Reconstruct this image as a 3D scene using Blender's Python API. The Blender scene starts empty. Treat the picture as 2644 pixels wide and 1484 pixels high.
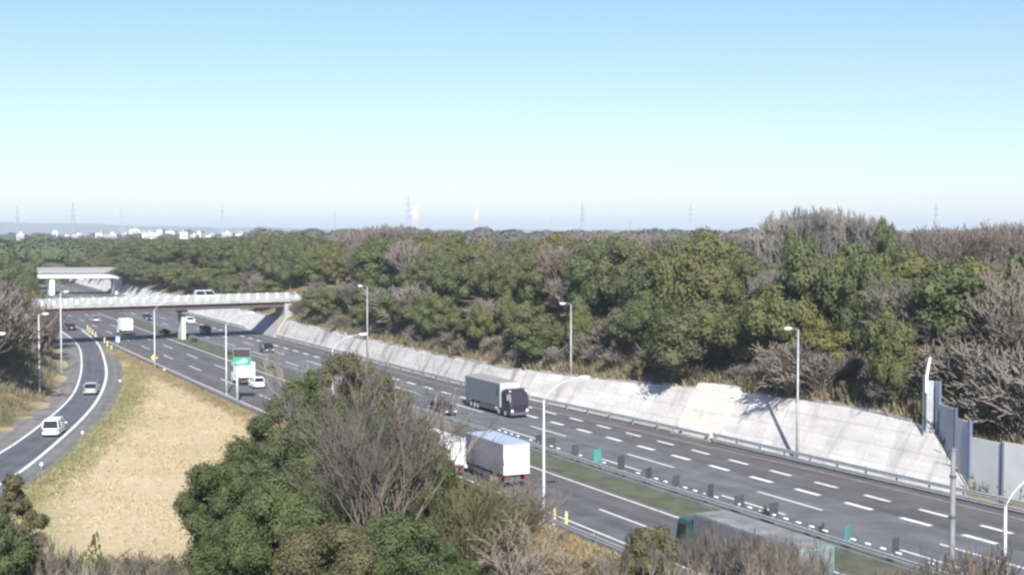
import bpy, math, random
import numpy as np
from mathutils import Vector, Matrix
R = math.radians
rnd = random.Random(7)
scn = bpy.context.scene
col = scn.collection

# ------------------------------------------------------------------ camera
FPX, W0, H0, CAMZ = 3385.0, 2644.0, 1484.0, 21.3
PITCH = math.atan(147 / FPX)
cam = bpy.data.objects.new('camera', bpy.data.cameras.new('camera'))
col.objects.link(cam); scn.camera = cam
cam.location = (0, 0, CAMZ)
cam.rotation_euler = (math.pi / 2 - PITCH, 0, 0)
cam.data.sensor_width = 36; cam.data.lens = FPX / W0 * 36
cam.data.clip_start = 0.5; cam.data.clip_end = 30000
# ------------------------------------------------------------------ light
SUN_EL = R(35); SH = Vector((0.13, -0.99)).normalized()
sun_dir = Vector((SH.x * math.cos(SUN_EL), SH.y * math.cos(SUN_EL), math.sin(SUN_EL)))
world = bpy.data.worlds.new('World'); scn.world = world; world.use_nodes = True
wn = world.node_tree.nodes; wl = world.node_tree.links
bg = wn['Background']; sky = wn.new('ShaderNodeTexSky'); sky.sky_type = 'NISHITA'
sky.sun_disc = False; sky.sun_elevation = SUN_EL; sky.sun_rotation = math.atan2(SH.x, SH.y)
sky.air_density = 1.0; sky.dust_density = 0.42; sky.ozone_density = 1.6; sky.altitude = 0
tint = wn.new('ShaderNodeVectorMath'); tint.operation = 'MULTIPLY'; tint.inputs[1].default_value = (.89, .95, 1.31)
wl.new(sky.outputs[0], tint.inputs[0]); wl.new(tint.outputs[0], bg.inputs[0]); bg.inputs[1].default_value = 0.065
sun = bpy.data.objects.new('sun', bpy.data.lights.new('sun', 'SUN')); col.objects.link(sun)
sun.data.energy = 5.0; sun.data.angle = R(0.6); sun.data.color = (1, 0.96, 0.90)
sun.rotation_euler = sun_dir.to_track_quat('Z', 'Y').to_euler()
sun.location = (30, -60, 80)
scn.view_settings.view_transform = 'Standard'; scn.view_settings.look = 'None'
scn.view_settings.exposure = 1.05; scn.view_settings.gamma = 1.0
scn.cycles.volume_bounces = 1
scn.cycles.max_bounces = 5
scn.cycles.filter_width = 2.5

# ------------------------------------------------------------------ geometry of the place
def at(px, py, z=0.0):
    """point at height z seen at photo pixel (2644 wide)"""
    xc = px - 1322; yc = 742 - py
    dy = FPX * math.cos(PITCH) + yc * math.sin(PITCH); dz = yc * math.cos(PITCH) - FPX * math.sin(PITCH)
    t = (z - CAMZ) / dz
    return xc * t, dy * t
def aty(px, py, Y):
    xc = px - 1322; yc = 742 - py
    dy = FPX * math.cos(PITCH) + yc * math.sin(PITCH); dz = yc * math.cos(PITCH) - FPX * math.sin(PITCH)
    t = Y / dy
    return xc * t, CAMZ + dz * t
K = 1.0264
CA, CB, CC = 4.03169676e-05, -0.511614713, 61.3853588
def refx(s):
    if s > 700: return CA*490000 + CB*700 + CC + (2*CA*700 + CB)*(s - 700)
    if s < 0: return CC + CB*s
    return CA*s*s + CB*s + CC
def refdx(s): return CB if s < 0 else 2*CA*min(s, 700) + CB
def P(s, d):
    dx = refdx(s); l = math.hypot(dx, 1)
    return refx(s) + d / l, s - d * dx / l
def sd(X, Y):
    s = Y
    for _ in range(6):
        dx = refdx(s); l = math.hypot(dx, 1)
        s += ((X - refx(s)) * dx + (Y - s)) / (l * l)
    dx = refdx(s); l = math.hypot(dx, 1)
    return s, ((X - refx(s)) - (Y - s) * dx) / l
def heading(s): return math.atan2(-refdx(s), 1)          # rotation z that turns +Y along the road
def tab(t, x):
    if x <= t[0][0]: return t[0][1]
    for (a, b), (c, e) in zip(t, t[1:]):
        if x <= c: return b + (e - b) * (x - a) / (c - a)
    return t[-1][1]
T_FOOT = [(60, 24.6), (87, 24.5), (101, 23.9), (130, 23.1), (150, 21.6), (168, 20.2), (251, 20.1), (700, 20.1)]
T_TOP = [(60, .3), (92.6, .5), (98.4, 4.6), (101, 4.8), (108, 5.1), (125, 4.7), (133, 4.2), (145, 3.6), (162, 3.1), (210, 3.0), (262, 3.4), (500, 3.6)]
T_LEFT = [(60, -60), (120, -52), (154, -42.4), (176, -34.2), (207, -27.6), (230, -25), (260, -22), (300, -20), (360, -19), (430, -16), (700, -16)]
T_NEAR = [(20, -9.6), (112, -9.6), (135, -11.2), (155, -12.8), (700, -12.8)]      # near pavement edge
def foot(s): return tab(T_FOOT, s)
def wtop(s): return tab(T_TOP, s)
WS = 0.62
def noise2(x, y):
    return (math.sin(x*0.071+1.3)*math.cos(y*0.053-.4) + .5*math.sin(x*0.19+y*0.13) + .3*math.sin(x*.41-y*.37+2))/1.8
def ramp_x(Y): return -43.0
def hgt_sd(s, d, X, Y):
    z = 0.0
    f = foot(s); zt = wtop(s); b = zt * WS
    if d > f:
        if d < f + b: z = (d - f) / WS
        else:
            e = d - f - b
            z = zt + min(e * 0.5, 9.2 - zt) + 0.35 * noise2(X, Y) * min(1, e / 6)
            if d > 260: z += (1.5 - z) * min(1, (d - 260) / 200)
    elif d < tab(T_LEFT, s):
        e = tab(T_LEFT, s) - d
        z = min(e * 0.5, 6.5) + 0.3 * noise2(X, Y) * min(1, e / 6)
        if d < -160: z += (1.0 - z) * min(1, (-160 - d) / 150)
    if s > 560 and abs(d) < 19: z += min(1, (s - 560) / 60) * 5     # far end of what can be seen
    # the hill the camera stands on
    hz = 19.6 - 0.27 * Y if Y > 0 else 19.6
    if hz > 0 and d < -10:
        hz = min(hz, (-10.6 - d) * 0.55, max(0, (X + 40) * 0.6) if X < 0 else 99)
        if X < -60: hz = 0
        z = max(z, hz)
    return z
def ground(X, Y):
    s, d = sd(X, Y); return hgt_sd(s, d, X, Y)

# ------------------------------------------------------------------ materials
MATS = {}
def mat(name, c, rough=0.8, c2=None, scale=1.0, detail=4, bump=0, metal=0, spec=0.3, rand=None, trans=0, lo=.35, hi=.65, stretch=None):
    if name in MATS: return MATS[name]
    m = bpy.data.materials.new(name); m.use_nodes = True; n = m.node_tree.nodes; l = m.node_tree.links
    b = n['Principled BSDF']; b.inputs['Base Color'].default_value = (*c, 1)
    b.inputs['Roughness'].default_value = rough; b.inputs['Metallic'].default_value = metal
    b.inputs['Specular IOR Level'].default_value = spec
    out = None
    if c2:
        tc = n.new('ShaderNodeTexCoord'); nz = n.new('ShaderNodeTexNoise'); nz.inputs['Scale'].default_value = scale; nz.inputs['Detail'].default_value = detail
        mp = n.new('ShaderNodeMapping'); l.new(tc.outputs['Object'], mp.inputs[0]); l.new(mp.outputs[0], nz.inputs['Vector'])
        if stretch: mp.inputs['Scale'].default_value = stretch
        rp = n.new('ShaderNodeMapRange'); rp.inputs[1].default_value = lo; rp.inputs[2].default_value = hi; l.new(nz.outputs[0], rp.inputs[0])
        mx = n.new('ShaderNodeMix'); mx.data_type = 'RGBA'; mx.inputs[6].default_value = (*c, 1); mx.inputs[7].default_value = (*c2, 1)
        l.new(rp.outputs[0], mx.inputs[0]); out = mx.outputs[2]
        if bump:
            bp = n.new('ShaderNodeBump'); bp.inputs['Strength'].default_value = bump; l.new(nz.outputs[0], bp.inputs['Height']); l.new(bp.outputs[0], b.inputs['Normal'])
    if rand:
        oi = n.new('ShaderNodeObjectInfo'); cr = n.new('ShaderNodeValToRGB'); l.new(oi.outputs['Random'], cr.inputs[0])
        e = cr.color_ramp.elements; e[0].color = (*rand[0], 1); e[1].color = (*rand[-1], 1)
        for i, q in enumerate(rand[1:-1]):
            k = e.new((i + 1) / (len(rand) - 1)); k.color = (*q, 1)
        if out:
            m2 = n.new('ShaderNodeMix'); m2.data_type = 'RGBA'; m2.inputs[0].default_value = 0.6
            l.new(out, m2.inputs[6]); l.new(cr.outputs[0], m2.inputs[7]); out = m2.outputs[2]
        else: out = cr.outputs[0]
    if out: l.new(out, b.inputs['Base Color'])
    if trans:
        mo = n['Material Output']; tr = n.new('ShaderNodeBsdfTranslucent'); ms = n.new('ShaderNodeMixShader'); ms.inputs[0].default_value = trans
        if out: l.new(out, tr.inputs[0])
        else: tr.inputs[0].default_value = (*c, 1)
        l.new(b.outputs[0], ms.inputs[1]); l.new(tr.outputs[0], ms.inputs[2]); l.new(ms.outputs[0], mo.inputs[0])
    MATS[name] = m; return m

M_white = mat('white_paint', (.78, .79, .80), .45, c2=(.66, .67, .68), scale=3)
M_whitepole = mat('pale_steel', (.50, .53, .56), .5, c2=(.42, .45, .48), scale=2, spec=.4)
M_steel = mat('galvanised_steel', (.34, .36, .37), .5, c2=(.26, .28, .29), scale=3, metal=.2)
M_dsteel = mat('dark_steel', (.07, .08, .10), .6)
M_black = mat('black_rubber', (.018, .018, .02), .8)
M_rim = mat('pale_alloy', (.55, .56, .58), .35, metal=.5)
M_glass = mat('dark_window_glass', (.012, .016, .022), .08, spec=.6)
M_red = mat('red_lamp', (.35, .02, .02), .3)
M_lamp = mat('clear_lamp', (.75, .77, .8), .15, spec=.6)
M_conc = mat('bridge_concrete', (.33, .33, .32), .85, c2=(.24, .24, .23), scale=.8, bump=.1)
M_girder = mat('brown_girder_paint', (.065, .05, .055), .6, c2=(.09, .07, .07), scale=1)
M_yellow = mat('yellow_plastic', (.58, .50, .14), .5)
M_green = mat('green_sign', (.02, .30, .17), .5)
M_bark = mat('bark', (.13, .11, .095), .9, c2=(.19, .165, .145), scale=3, stretch=(1, 1, .3))
M_barkpale = mat('pale_bark', (.21, .19, .16), .9, c2=(.14, .125, .105), scale=3)
M_twig = mat('grey_brown_twigs', (.11, .095, .08), .9, rand=[(.105, .088, .076), (.14, .122, .108), (.12, .10, .076), (.155, .14, .122)], spec=.1)
M_twiggrey = mat('grey_twigs', (.135, .12, .10), .9, rand=[(.12, .104, .086), (.155, .142, .125), (.135, .112, .084)], spec=.1)
M_twigdark = mat('brown_twigs', (.085, .077, .068), .9, rand=[(.085, .077, .068), (.10, .09, .08)], spec=.1)
M_twigpale = mat('pale_twigs', (.20, .175, .14), .9, rand=[(.18, .155, .125), (.23, .20, .165)], spec=.1)
M_leaf = mat('evergreen_leaves', (.080, .098, .044), .7, c2=(.14, .145, .058), scale=.5, detail=4,
             rand=[(.058, .082, .038), (.118, .120, .042), (.072, .098, .044), (.090, .092, .050), (.118, .112, .042), (.066, .088, .036), (.094, .088, .052)], trans=.22, spec=.15)
M_leafdark = mat('dark_evergreen_leaves', (.045, .066, .028), .7, c2=(.092, .108, .046), scale=.8, detail=5,
             rand=[(.050, .072, .030), (.085, .098, .040), (.062, .084, .034)], trans=.2, spec=.15)
M_leafyellow = mat('yellow_green_leaves', (.105, .112, .04), .7, c2=(.15, .14, .048), scale=.7, trans=.2, spec=.15)
M_leafolive = mat('olive_leaves', (.085, .085, .045), .75, c2=(.125, .115, .062), scale=.7, trans=.2, spec=.1)
M_drygrass = mat('dry_grass_blades', (.34, .27, .15), .9, c2=(.22, .17, .085), scale=.25, trans=.15)
M_greyscrub = mat('grey_scrub', (.16, .135, .10), .9, c2=(.12, .12, .06), scale=.3, trans=.1)

# ------------------------------------------------------------------ object helpers
def tag(o, label=None, cat=None, group=None, kind=None):
    if label: o['label'] = label
    if cat: o['category'] = cat
    if group: o['group'] = group
    if kind: o['kind'] = kind
    return o
def empty(name, loc=(0, 0, 0), rz=0, label=None, cat=None, group=None):
    o = bpy.data.objects.new(name, None); col.objects.link(o); o.location = loc; o.rotation_euler = (0, 0, rz)
    o.empty_display_size = .3
    return tag(o, label, cat, group)
def mk(name, verts, faces, m, parent=None, smooth=False, loc=None, uvs=None):
    me = bpy.data.meshes.new(name); me.from_pydata([tuple(map(float, v)) for v in verts], [], faces); me.update()
    if m: 
        if isinstance(m, (list, tuple)):
            for q in m: me.materials.append(q)
        else: me.materials.append(m)
    if smooth: me.polygons.foreach_set('use_smooth', [True] * len(me.polygons))
    if uvs is not None:
        u = me.uv_layers.new(name='UVMap'); 
        li = np.zeros(len(me.loops), dtype=np.int32); me.loops.foreach_get('vertex_index', li)
        u.data.foreach_set('uv', np.asarray(uvs, dtype=np.float32)[li].ravel())
    o = bpy.data.objects.new(name, me); col.objects.link(o)
    if parent: o.parent = parent
    if loc: o.location = loc
    return o
def mkquads(name, V, m, parent=None):
    """V: (n,k,3) array of separate k-gons"""
    n, k, _ = V.shape
    me = bpy.data.meshes.new(name); me.vertices.add(n*k); me.vertices.foreach_set('co', V.reshape(-1).astype(np.float32))
    me.loops.add(n*k); me.loops.foreach_set('vertex_index', np.arange(n*k, dtype=np.int32))
    me.polygons.add(n); me.polygons.foreach_set('loop_start', np.arange(0, n*k, k, dtype=np.int32))
    me.polygons.foreach_set('loop_total', np.full(n, k, dtype=np.int32)); me.update(calc_edges=True); me.validate()
    me.materials.append(m); o = bpy.data.objects.new(name, me); col.objects.link(o)
    if parent: o.parent = parent
    return o
class B:
    """collects boxes, tubes and lofts into one mesh"""
    def __init__(s): s.v = []; s.f = []
    def add(s, vs, fs):
        n = len(s.v); s.v += [tuple(q) for q in vs]; s.f += [tuple(i + n for i in f) for f in fs]; return s
    def box(s, x0, x1, y0, y1, z0, z1, bev=0):
        if not bev:
            return s.add([(x0,y0,z0),(x1,y0,z0),(x1,y1,z0),(x0,y1,z0),(x0,y0,z1),(x1,y0,z1),(x1,y1,z1),(x0,y1,z1)],
                         [(0,3,2,1),(4,5,6,7),(0,1,5,4),(1,2,6,5),(2,3,7,6),(3,0,4,7)])
        b = bev
        def ring(x0,x1,y0,y1,z): return [(x0+b,y0,z),(x1-b,y0,z),(x1,y0+b,z),(x1,y1-b,z),(x1-b,y1,z),(x0+b,y1,z),(x0,y1-b,z),(x0,y0+b,z)]
        return s.rings([ring(x0+b,x1-b,y0+b,y1-b,z0), ring(x0,x1,y0,y1,z0+b), ring(x0,x1,y0,y1,z1-b), ring(x0+b,x1-b,y0+b,y1-b,z1)])
    def rings(s, rr, cap=True):
        k = len(rr[0]); vs = [q for r in rr for q in r]; fs = []
        for i in range(len(rr)-1):
            for j in range(k):
                a = i*k+j; b = i*k+(j+1) % k; fs.append((a, b, b+k, a+k))
        if cap: fs.append(tuple(reversed(range(k)))); fs.append(tuple(range((len(rr)-1)*k, len(rr)*k)))
        return s.add(vs, fs)
    def tube(s, pts, rad, n=8):
        pts = [Vector(p) for p in pts]; rr = []
        for i, p in enumerate(pts):
            t = (pts[min(i+1, len(pts)-1)] - pts[max(i-1, 0)]).normalized()
            u = t.cross(Vector((0.13, 0.97, 0.21))).normalized(); w = t.cross(u)
            r = rad[i] if isinstance(rad, (list, tuple)) else rad
            rr.append([p + (u*math.cos(2*math.pi*j/n) + w*math.sin(2*math.pi*j/n))*r for j in range(n)])
        return s.rings(rr)
    def build(s, name, m, parent=None, smooth=False, loc=None):
        return mk(name, s.v, s.f, m, parent, smooth, loc)
def copy_tree(o, parent=None):
    c = o.copy(); col.objects.link(c); c.parent = parent
    if parent: c.matrix_parent_inverse = o.matrix_parent_inverse
    for ch in CH.get(o.name, []): copy_tree_child(ch, c)
    return c
CH = {}
def reg(o):
    CH[o.name] = [q for q in bpy.data.objects if q.parent == o]
    for q in CH[o.name]: reg(q)
def copy_tree_child(ch, c):
    k = ch.copy(); col.objects.link(k); k.parent = c
    for g in CH.get(ch.name, []): copy_tree_child(g, k)

# ------------------------------------------------------------------ ground sheet
def groundmat():
    m = bpy.data.materials.new('ground'); m.use_nodes = True; n = m.node_tree.nodes; l = m.node_tree.links
    b = n['Principled BSDF']; b.inputs['Roughness'].default_value = .95; b.inputs['Specular IOR Level'].default_value = .1
    geo = n.new('ShaderNodeTexCoord'); at_ = n.new('ShaderNodeAttribute'); at_.attribute_name = 'zone'
    def nz(sc, det=5, rough=.6):
        q = n.new('ShaderNodeTexNoise'); q.inputs['Scale'].default_value = sc; q.inputs['Detail'].default_value = det; q.inputs['Roughness'].default_value = rough
        l.new(geo.outputs['Object'], q.inputs['Vector']); return q.outputs[0]
    def mr(x, a, b_):
        q = n.new('ShaderNodeMapRange'); q.inputs[1].default_value = a; q.inputs[2].default_value = b_; l.new(x, q.inputs[0]); return q.outputs[0]
    def mix(f, a, b_):
        q = n.new('ShaderNodeMix'); q.data_type = 'RGBA'; l.new(f, q.inputs[0])
        for i, c in ((6, a), (7, b_)):
            if isinstance(c, tuple): q.inputs[i].default_value = (*c, 1)
            else: l.new(c, q.inputs[i])
        return q.outputs[2]
    big, mid, fine = nz(.045, 3), nz(.22, 5), nz(1.8, 5, .7)
    dry = mix(mr(mid, .35, .7), (.47, .38, .24), (.40, .33, .20))
    dry = mix(mr(nz(.9, 7, .8), .5, .75), dry, (.33, .265, .15))
    dry = mix(mr(big, .5, .68), dry, (.33, .29, .145))
    spots = mr(nz(.5, 6, .75), .64, .74)
    dry = mix(spots, dry, (.22, .17, .085))
    scrub = mix(mr(nz(.3, 6, .7), .4, .62), (.15, .115, .06), (.27, .21, .115))
    scrub = mix(mr(nz(.12, 4), .5, .62), scrub, (.11, .125, .045))
    green = mix(mr(mid, .35, .65), (.17, .19, .075), (.27, .25, .11))
    far = mix(mr(nz(.004, 6), .4, .6), (.10, .10, .06), (.16, .14, .10))
    sep = n.new('ShaderNodeSeparateColor'); l.new(at_.outputs['Color'], sep.inputs[0])
    c = mix(sep.outputs[0], dry, scrub); c = mix(sep.outputs[1], c, green); c = mix(sep.outputs[2], c, far)
    l.new(c, b.inputs['Base Color'])
    bp = n.new('ShaderNodeBump'); bp.inputs['Strength'].default_value = .5; bp.inputs['Distance'].default_value = .25; l.new(fine, bp.inputs['Height']); l.new(bp.outputs[0], b.inputs['Normal'])
    return m
def build_ground():
    srow = list(np.arange(-120, 90, 6.0)) + list(np.arange(90, 320, 2.5)) + list(np.arange(320, 640, 6.0)) + [640, 700, 800, 1000, 1400, 2200, 4000, 8000, 14000]
    srow = [-4000, -800] + srow
    verts = []; cols = []; faces = []
    dn = [-9000, -3500, -1500, -700, -400, -300, -220, -160, -120, -100, -84] + list(np.arange(-72, -12, 3.0)) + [-9, -4, 0, 4, 9, 14, 18]
    nf = 0; ncol = None
    for s in srow:
        f = foot(s); b = wtop(s) * WS; tl = tab(T_LEFT, s)
        dd = list(dn) + [f - .6, f, f + b, f + b + .8, f + b + 3, f + b + 6, f + b + 9, f + b + 12.5, f + b + 16]
        dd += [50, 60, 72, 86, 102, 125, 160, 210, 260, 330, 460, 700, 1500, 3500, 9000]
        ncol = len(dd)
        for d in dd:
            dq = d
            X, Y = P(s, dq); z = hgt_sd(s, dq, X, Y) - 0.06
            if abs(d) > 600 or s > 650 or s < -100: z = min(z, 0.5) if not (d > 260 and d < 700) else z
            if s > 900: z = -2
            if dq > f - .7 and dq < f + b + .1 and s > 60: z -= 0.25
            verts.append((X, Y, z))
            r = 1.0 if (d > f or d < tl + 1.5) else 0.0
            g = 0.0
            if not r:
                e = min(abs(d - tab(T_NEAR, s)), 99)
                q = d - (tl + 9.5)
                g = max(0, 1 - abs(q) / 3.5) * .9 if d > tl and d < -14 else 0
                if -6 < d < 6: g = .8
            if Y < 84 and Y > 0 and d < -9: r = max(r, min(1, (84 - Y) / 6))
            fz = 1.0 if (s > 620 or d > 200 or d < -250) else 0.0
            cols.append((r, g, fz, 1))
        nf += 1
    for i in range(nf - 1):
        for j in range(ncol - 1):
            a = i*ncol + j; faces.append((a, a+1, a+ncol+1, a+ncol))
    o = mk('ground', verts, faces, groundmat(), smooth=True)
    ca = o.data.color_attributes.new('zone', 'FLOAT_COLOR', 'POINT')
    ca.data.foreach_set('color', np.array(cols, dtype=np.float32).ravel())
    tag(o, kind='structure')
build_ground()

# ------------------------------------------------------------------ roads
def roadmat(name, ramp, base=(.105, .108, .112)):
    m = bpy.data.materials.new(name); m.use_nodes = True; n = m.node_tree.nodes; l = m.node_tree.links
    b = n['Principled BSDF']; b.inputs['Roughness'].default_value = .88; b.inputs['Specular IOR Level'].default_value = .25
    uv = n.new('ShaderNodeUVMap'); sp = n.new('ShaderNodeSeparateXYZ'); l.new(uv.outputs[0], sp.inputs[0])
    mr = n.new('ShaderNodeMapRange'); mr.inputs[1].default_value = -30; mr.inputs[2].default_value = 30; l.new(sp.outputs[1], mr.inputs[0])
    cr = n.new('ShaderNodeValToRGB'); e = cr.color_ramp.elements
    ramp = [((d + 30) / 60, c) for d, c in ramp]
    e[0].position, e[0].color = ramp[0][0], (*ramp[0][1], 1); e[1].position, e[1].color = ramp[-1][0], (*ramp[-1][1], 1)
    for p, c in ramp[1:-1]:
        q = e.new(p); q.color = (*c, 1)
    l.new(mr.outputs[0], cr.inputs[0])
    tc = n.new('ShaderNodeTexCoord')
    mp = n.new('ShaderNodeMapping'); mp.inputs['Scale'].default_value = (.035, .9, 1); l.new(uv.outputs[0], mp.inputs[0])
    n1 = n.new('ShaderNodeTexNoise'); n1.inputs['Scale'].default_value = 1; n1.inputs['Detail'].default_value = 5; l.new(mp.outputs[0], n1.inputs['Vector'])
    n2 = n.new('ShaderNodeTexNoise'); n2.inputs['Scale'].default_value = .35; n2.inputs['Detail'].default_value = 7; l.new(tc.outputs['Object'], n2.inputs['Vector'])
    ad = n.new('ShaderNodeMath'); ad.operation = 'ADD'; l.new(n1.outputs[0], ad.inputs[0]); l.new(n2.outputs[0], ad.inputs[1])
    m2 = n.new('ShaderNodeMapRange'); m2.inputs[1].default_value = .7; m2.inputs[2].default_value = 1.3; m2.inputs[3].default_value = .70; m2.inputs[4].default_value = 1.26
    wv = n.new('ShaderNodeMath'); wv.operation = 'MULTIPLY'; wv.inputs[1].default_value = 2*math.pi/1.8; l.new(sp.outputs[1], wv.inputs[0])
    sn = n.new('ShaderNodeMath'); sn.operation = 'SINE'; l.new(wv.outputs[0], sn.inputs[0])
    ma = n.new('ShaderNodeMath'); ma.operation = 'MULTIPLY_ADD'; ma.inputs[1].default_value = .05; l.new(sn.outputs[0], ma.inputs[0]); l.new(ad.outputs[0], ma.inputs[2])
    l.new(ma.outputs[0], m2.inputs[0])
    mu = n.new('ShaderNodeVectorMath'); mu.operation = 'SCALE'; l.new(cr.outputs[0], mu.inputs[0]); l.new(m2.outputs[0], mu.inputs['Scale'])
    l.new(mu.outputs[0], b.inputs['Base Color'])
    return m
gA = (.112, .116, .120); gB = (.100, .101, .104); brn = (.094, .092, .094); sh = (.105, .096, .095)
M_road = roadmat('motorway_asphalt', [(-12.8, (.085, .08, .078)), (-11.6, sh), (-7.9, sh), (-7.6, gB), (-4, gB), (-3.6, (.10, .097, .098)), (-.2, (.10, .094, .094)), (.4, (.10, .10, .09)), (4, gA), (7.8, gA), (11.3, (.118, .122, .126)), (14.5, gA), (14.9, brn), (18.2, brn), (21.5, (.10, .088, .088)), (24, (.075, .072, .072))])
def strip(name, ss, d0, d1, z, m, parent=None, kind=None, nsub=1):
    """sheet between offsets d0(s) and d1(s)"""
    v = []; f = []; uv = []
    for s in ss:
        a = d0(s) if callable(d0) else d0; b = d1(s) if callable(d1) else d1
        for k in range(nsub + 1):
            d = a + (b - a) * k / nsub; X, Y = P(s, d); v.append((X, Y, z)); uv.append((s * 1.12, d))
    w = nsub + 1
    for i in range(len(ss) - 1):
        for k in range(nsub): q = i*w + k; f.append((q, q+1, q+w+1, q+w))
    return mk(name, v, f, m, parent, uvs=uv)
def sr(a, b, st=4.0):
    n = max(1, int(math.ceil((b - a) / st))); return [a + (b - a) * i / n for i in range(n + 1)]
road = strip('motorway_road', sr(20, 680, 5), lambda s: tab(T_NEAR, s), lambda s: foot(s) - .35, 0.004, M_road, nsub=4)
tag(road, kind='structure')
M_paint = mat('white_road_paint', (.62, .62, .60), .7, c2=(.36, .36, .355), scale=1.2, detail=6, lo=.52, hi=.75)
M_paintold = mat('faded_road_paint', (.30, .29, .28), .8, c2=(.17, .16, .155), scale=1.1, detail=6)
def line_obj(segs, m, name='lane_markings'):
    v = []; f = []
    for ss, d, w in segs:
        n0 = len(v)
        for s in ss:
            dd = d(s) if callable(d) else d
            for q in (-w/2, w/2): v.append((*P(s, dd + q), .012))
        for i in range(len(ss)-1): a = n0 + 2*i; f.append((a, a+1, a+3, a+2))
    o = mk(name, v, f, m); tag(o, kind='structure'); return o
T_EDGEN = [(20, -7.75), (118, -7.75), (150, -11.6), (270, -11.6), (300, -11.6), (700, -11.6)]
T_EDGEF = [(60, 22.4), (86, 22.3), (104, 21.8), (131, 19.9), (160, 17.9), (700, 17.6)]
segs = [(sr(20, 670), 0, .22), (sr(20, 670), lambda s: tab(T_EDGEN, s), .2)]
for k in range(-4, 31):
    a = 101.3 + 18 * k
    segs.append((sr(a - 7.2, a), -3.7, .22))
    segs.append((sr(a - 7.2, a), 7.75, .25)); segs.append((sr(a - 7.2, a), 11.3, .25))
    if a > 150: segs.append((sr(a - 7.2, a), -7.7, .22))
line_obj(segs, M_paint)
segs = []
s = 60.0
while s < 300:
    segs.append(([s, s + 2.7], 14.8, .52))
    if s < 152: segs.append(([s + 1.5, s + 4.1], 18.15, .42))
    s += 5.45
line_obj(segs, M_paint, 'block_markings')
line_obj([(sr(40, 670), lambda s: tab(T_EDGEF, s), .24)], M_paintold, 'edge_marking')

# ramp
def poly_sm(pts, step=2.0):
    out = []
    p = [pts[0]] + pts + [pts[-1]]
    for i in range(1, len(p) - 2):
        p0, p1, p2, p3 = [np.array(q, float) for q in p[i-1:i+3]]
        n = max(1, int(np.linalg.norm(p2 - p1) / step))
        for k in range(n):
            t = k / n
            out.append(tuple(.5 * ((2*p1) + (-p0+p2)*t + (2*p0-5*p1+4*p2-p3)*t*t + (-p0+3*p1-3*p2+p3)*t**3)))
    out.append(tuple(pts[-1])); return out
RL = [(-48.5, 60), (-48.3, 90), (-48.4, 112)] + [P(s, d) for s, d in [(143.6,-42.2),(158.3,-36.8),(178.7,-30.4),(198.3,-26.1),(221.9,-22),(252.6,-17.9),(290,-16.2),(350,-15.4),(430,-12.0)]]
RR = [(-43.4, 60), (-42.9, 90)] + [P(s, d) for s, d in [(130.5,-42.9),(148.1,-36.3),(160.8,-32),(175.7,-27.6),(196.8,-22.7),(220.4,-18.6),(255.2,-13.9),(285,-12.1)]]
RLs, RRs = poly_sm(RL), poly_sm(RR)
def smooth(p, it=12):
    p = [np.array(q) for q in p]
    for _ in range(it): p = [p[0]] + [(p[i-1] + 2*p[i] + p[i+1]) / 4 for i in range(1, len(p)-1)] + [p[-1]]
    return [tuple(q) for q in p]
RLs, RRs = smooth(RLs), smooth(RRs)
def offset(p, w):
    out = []
    for i, q in enumerate(p):
        a = np.array(p[max(i-1, 0)]); b = np.array(p[min(i+1, len(p)-1)]); t = (b - a) / np.linalg.norm(b - a)
        out.append((q[0] + t[1]*w, q[1] - t[0]*w))
    return out
def resample(p, n):
    p = np.array(p); L = np.concatenate([[0], np.cumsum(np.linalg.norm(np.diff(p, axis=0), axis=1))])
    t = np.linspace(0, L[-1], n); return np.stack([np.interp(t, L, p[:, 0]), np.interp(t, L, p[:, 1])], 1)
a = resample(offset(RLs, -3.3), 120); b = resample(offset(RRs, 2.4) + [P(330, -12.2), P(430, -12)], 120)
v = []; f = []; uv = []
for i in range(120):
    for k in range(4):
        q = a[i] + (b[i] - a[i]) * k / 3; v.append((q[0], q[1], 0.0)); uv.append((i * 3.0, -8 + 16*k/3))
for i in range(119):
    for k in range(3): q = i*4 + k; f.append((q, q+1, q+5, q+4))
M_ramp = roadmat('ramp_asphalt', [(-8, (.17, .16, .145)), (-2.9, (.165, .155, .145)), (-2.5, (.092, .096, .106)), (3.8, (.092, .096, .106)), (4.3, (.135, .138, .132)), (8, (.14, .145, .13))])
tag(mk('ramp_road', v, f, M_ramp, uvs=uv), kind='structure')
def polyline(p, w, z=.010):
    v = []; a = offset(p, -w/2); b = offset(p, w/2)
    for q, r in zip(a, b): v += [(q[0], q[1], z), (r[0], r[1], z)]
    return v, [(2*i, 2*i+1, 2*i+3, 2*i+2) for i in range(len(p)-1)]
for p, w in ((RLs, .30), (RRs, .36)):
    v, f = polyline(p, w); tag(mk('ramp_marking', v, f, M_paint), kind='structure')
# median
M_medgrass = mat('median_turf', (.060, .074, .044), .95, c2=(.105, .108, .065), scale=.5, detail=6, bump=.3)
v = []; f = []
ss = sr(30, 600, 3)
for i, s in enumerate(ss):
    for d, z in ((.75, .0), (.8, .1), (2.2, .16 + .04*math.sin(s*1.7)), (3.5, .14), (3.6, .12), (3.65, .0)): v.append((*P(s, d), z))
for i in range(len(ss)-1):
    for k in range(5): q = i*6 + k; f.append((q, q+1, q+7, q+6))
tag(mk('median_strip', v, f, M_medgrass), kind='structure')

v = []; f = []
for i, s in enumerate(ss):
    for d, z in ((3.72, .0), (3.74, .30), (4.95, .32), (5.0, .0)): v.append((*P(s, d), z))
for i in range(len(ss)-1):
    for k in range(3): q = i*4 + k; f.append((q, q+1, q+5, q+4))
tag(mk('median_kerb', v, f, mat('median_kerb_concrete', (.19, .20, .185), .9, c2=(.13, .135, .12), scale=.7, detail=6)), kind='structure')
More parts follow.
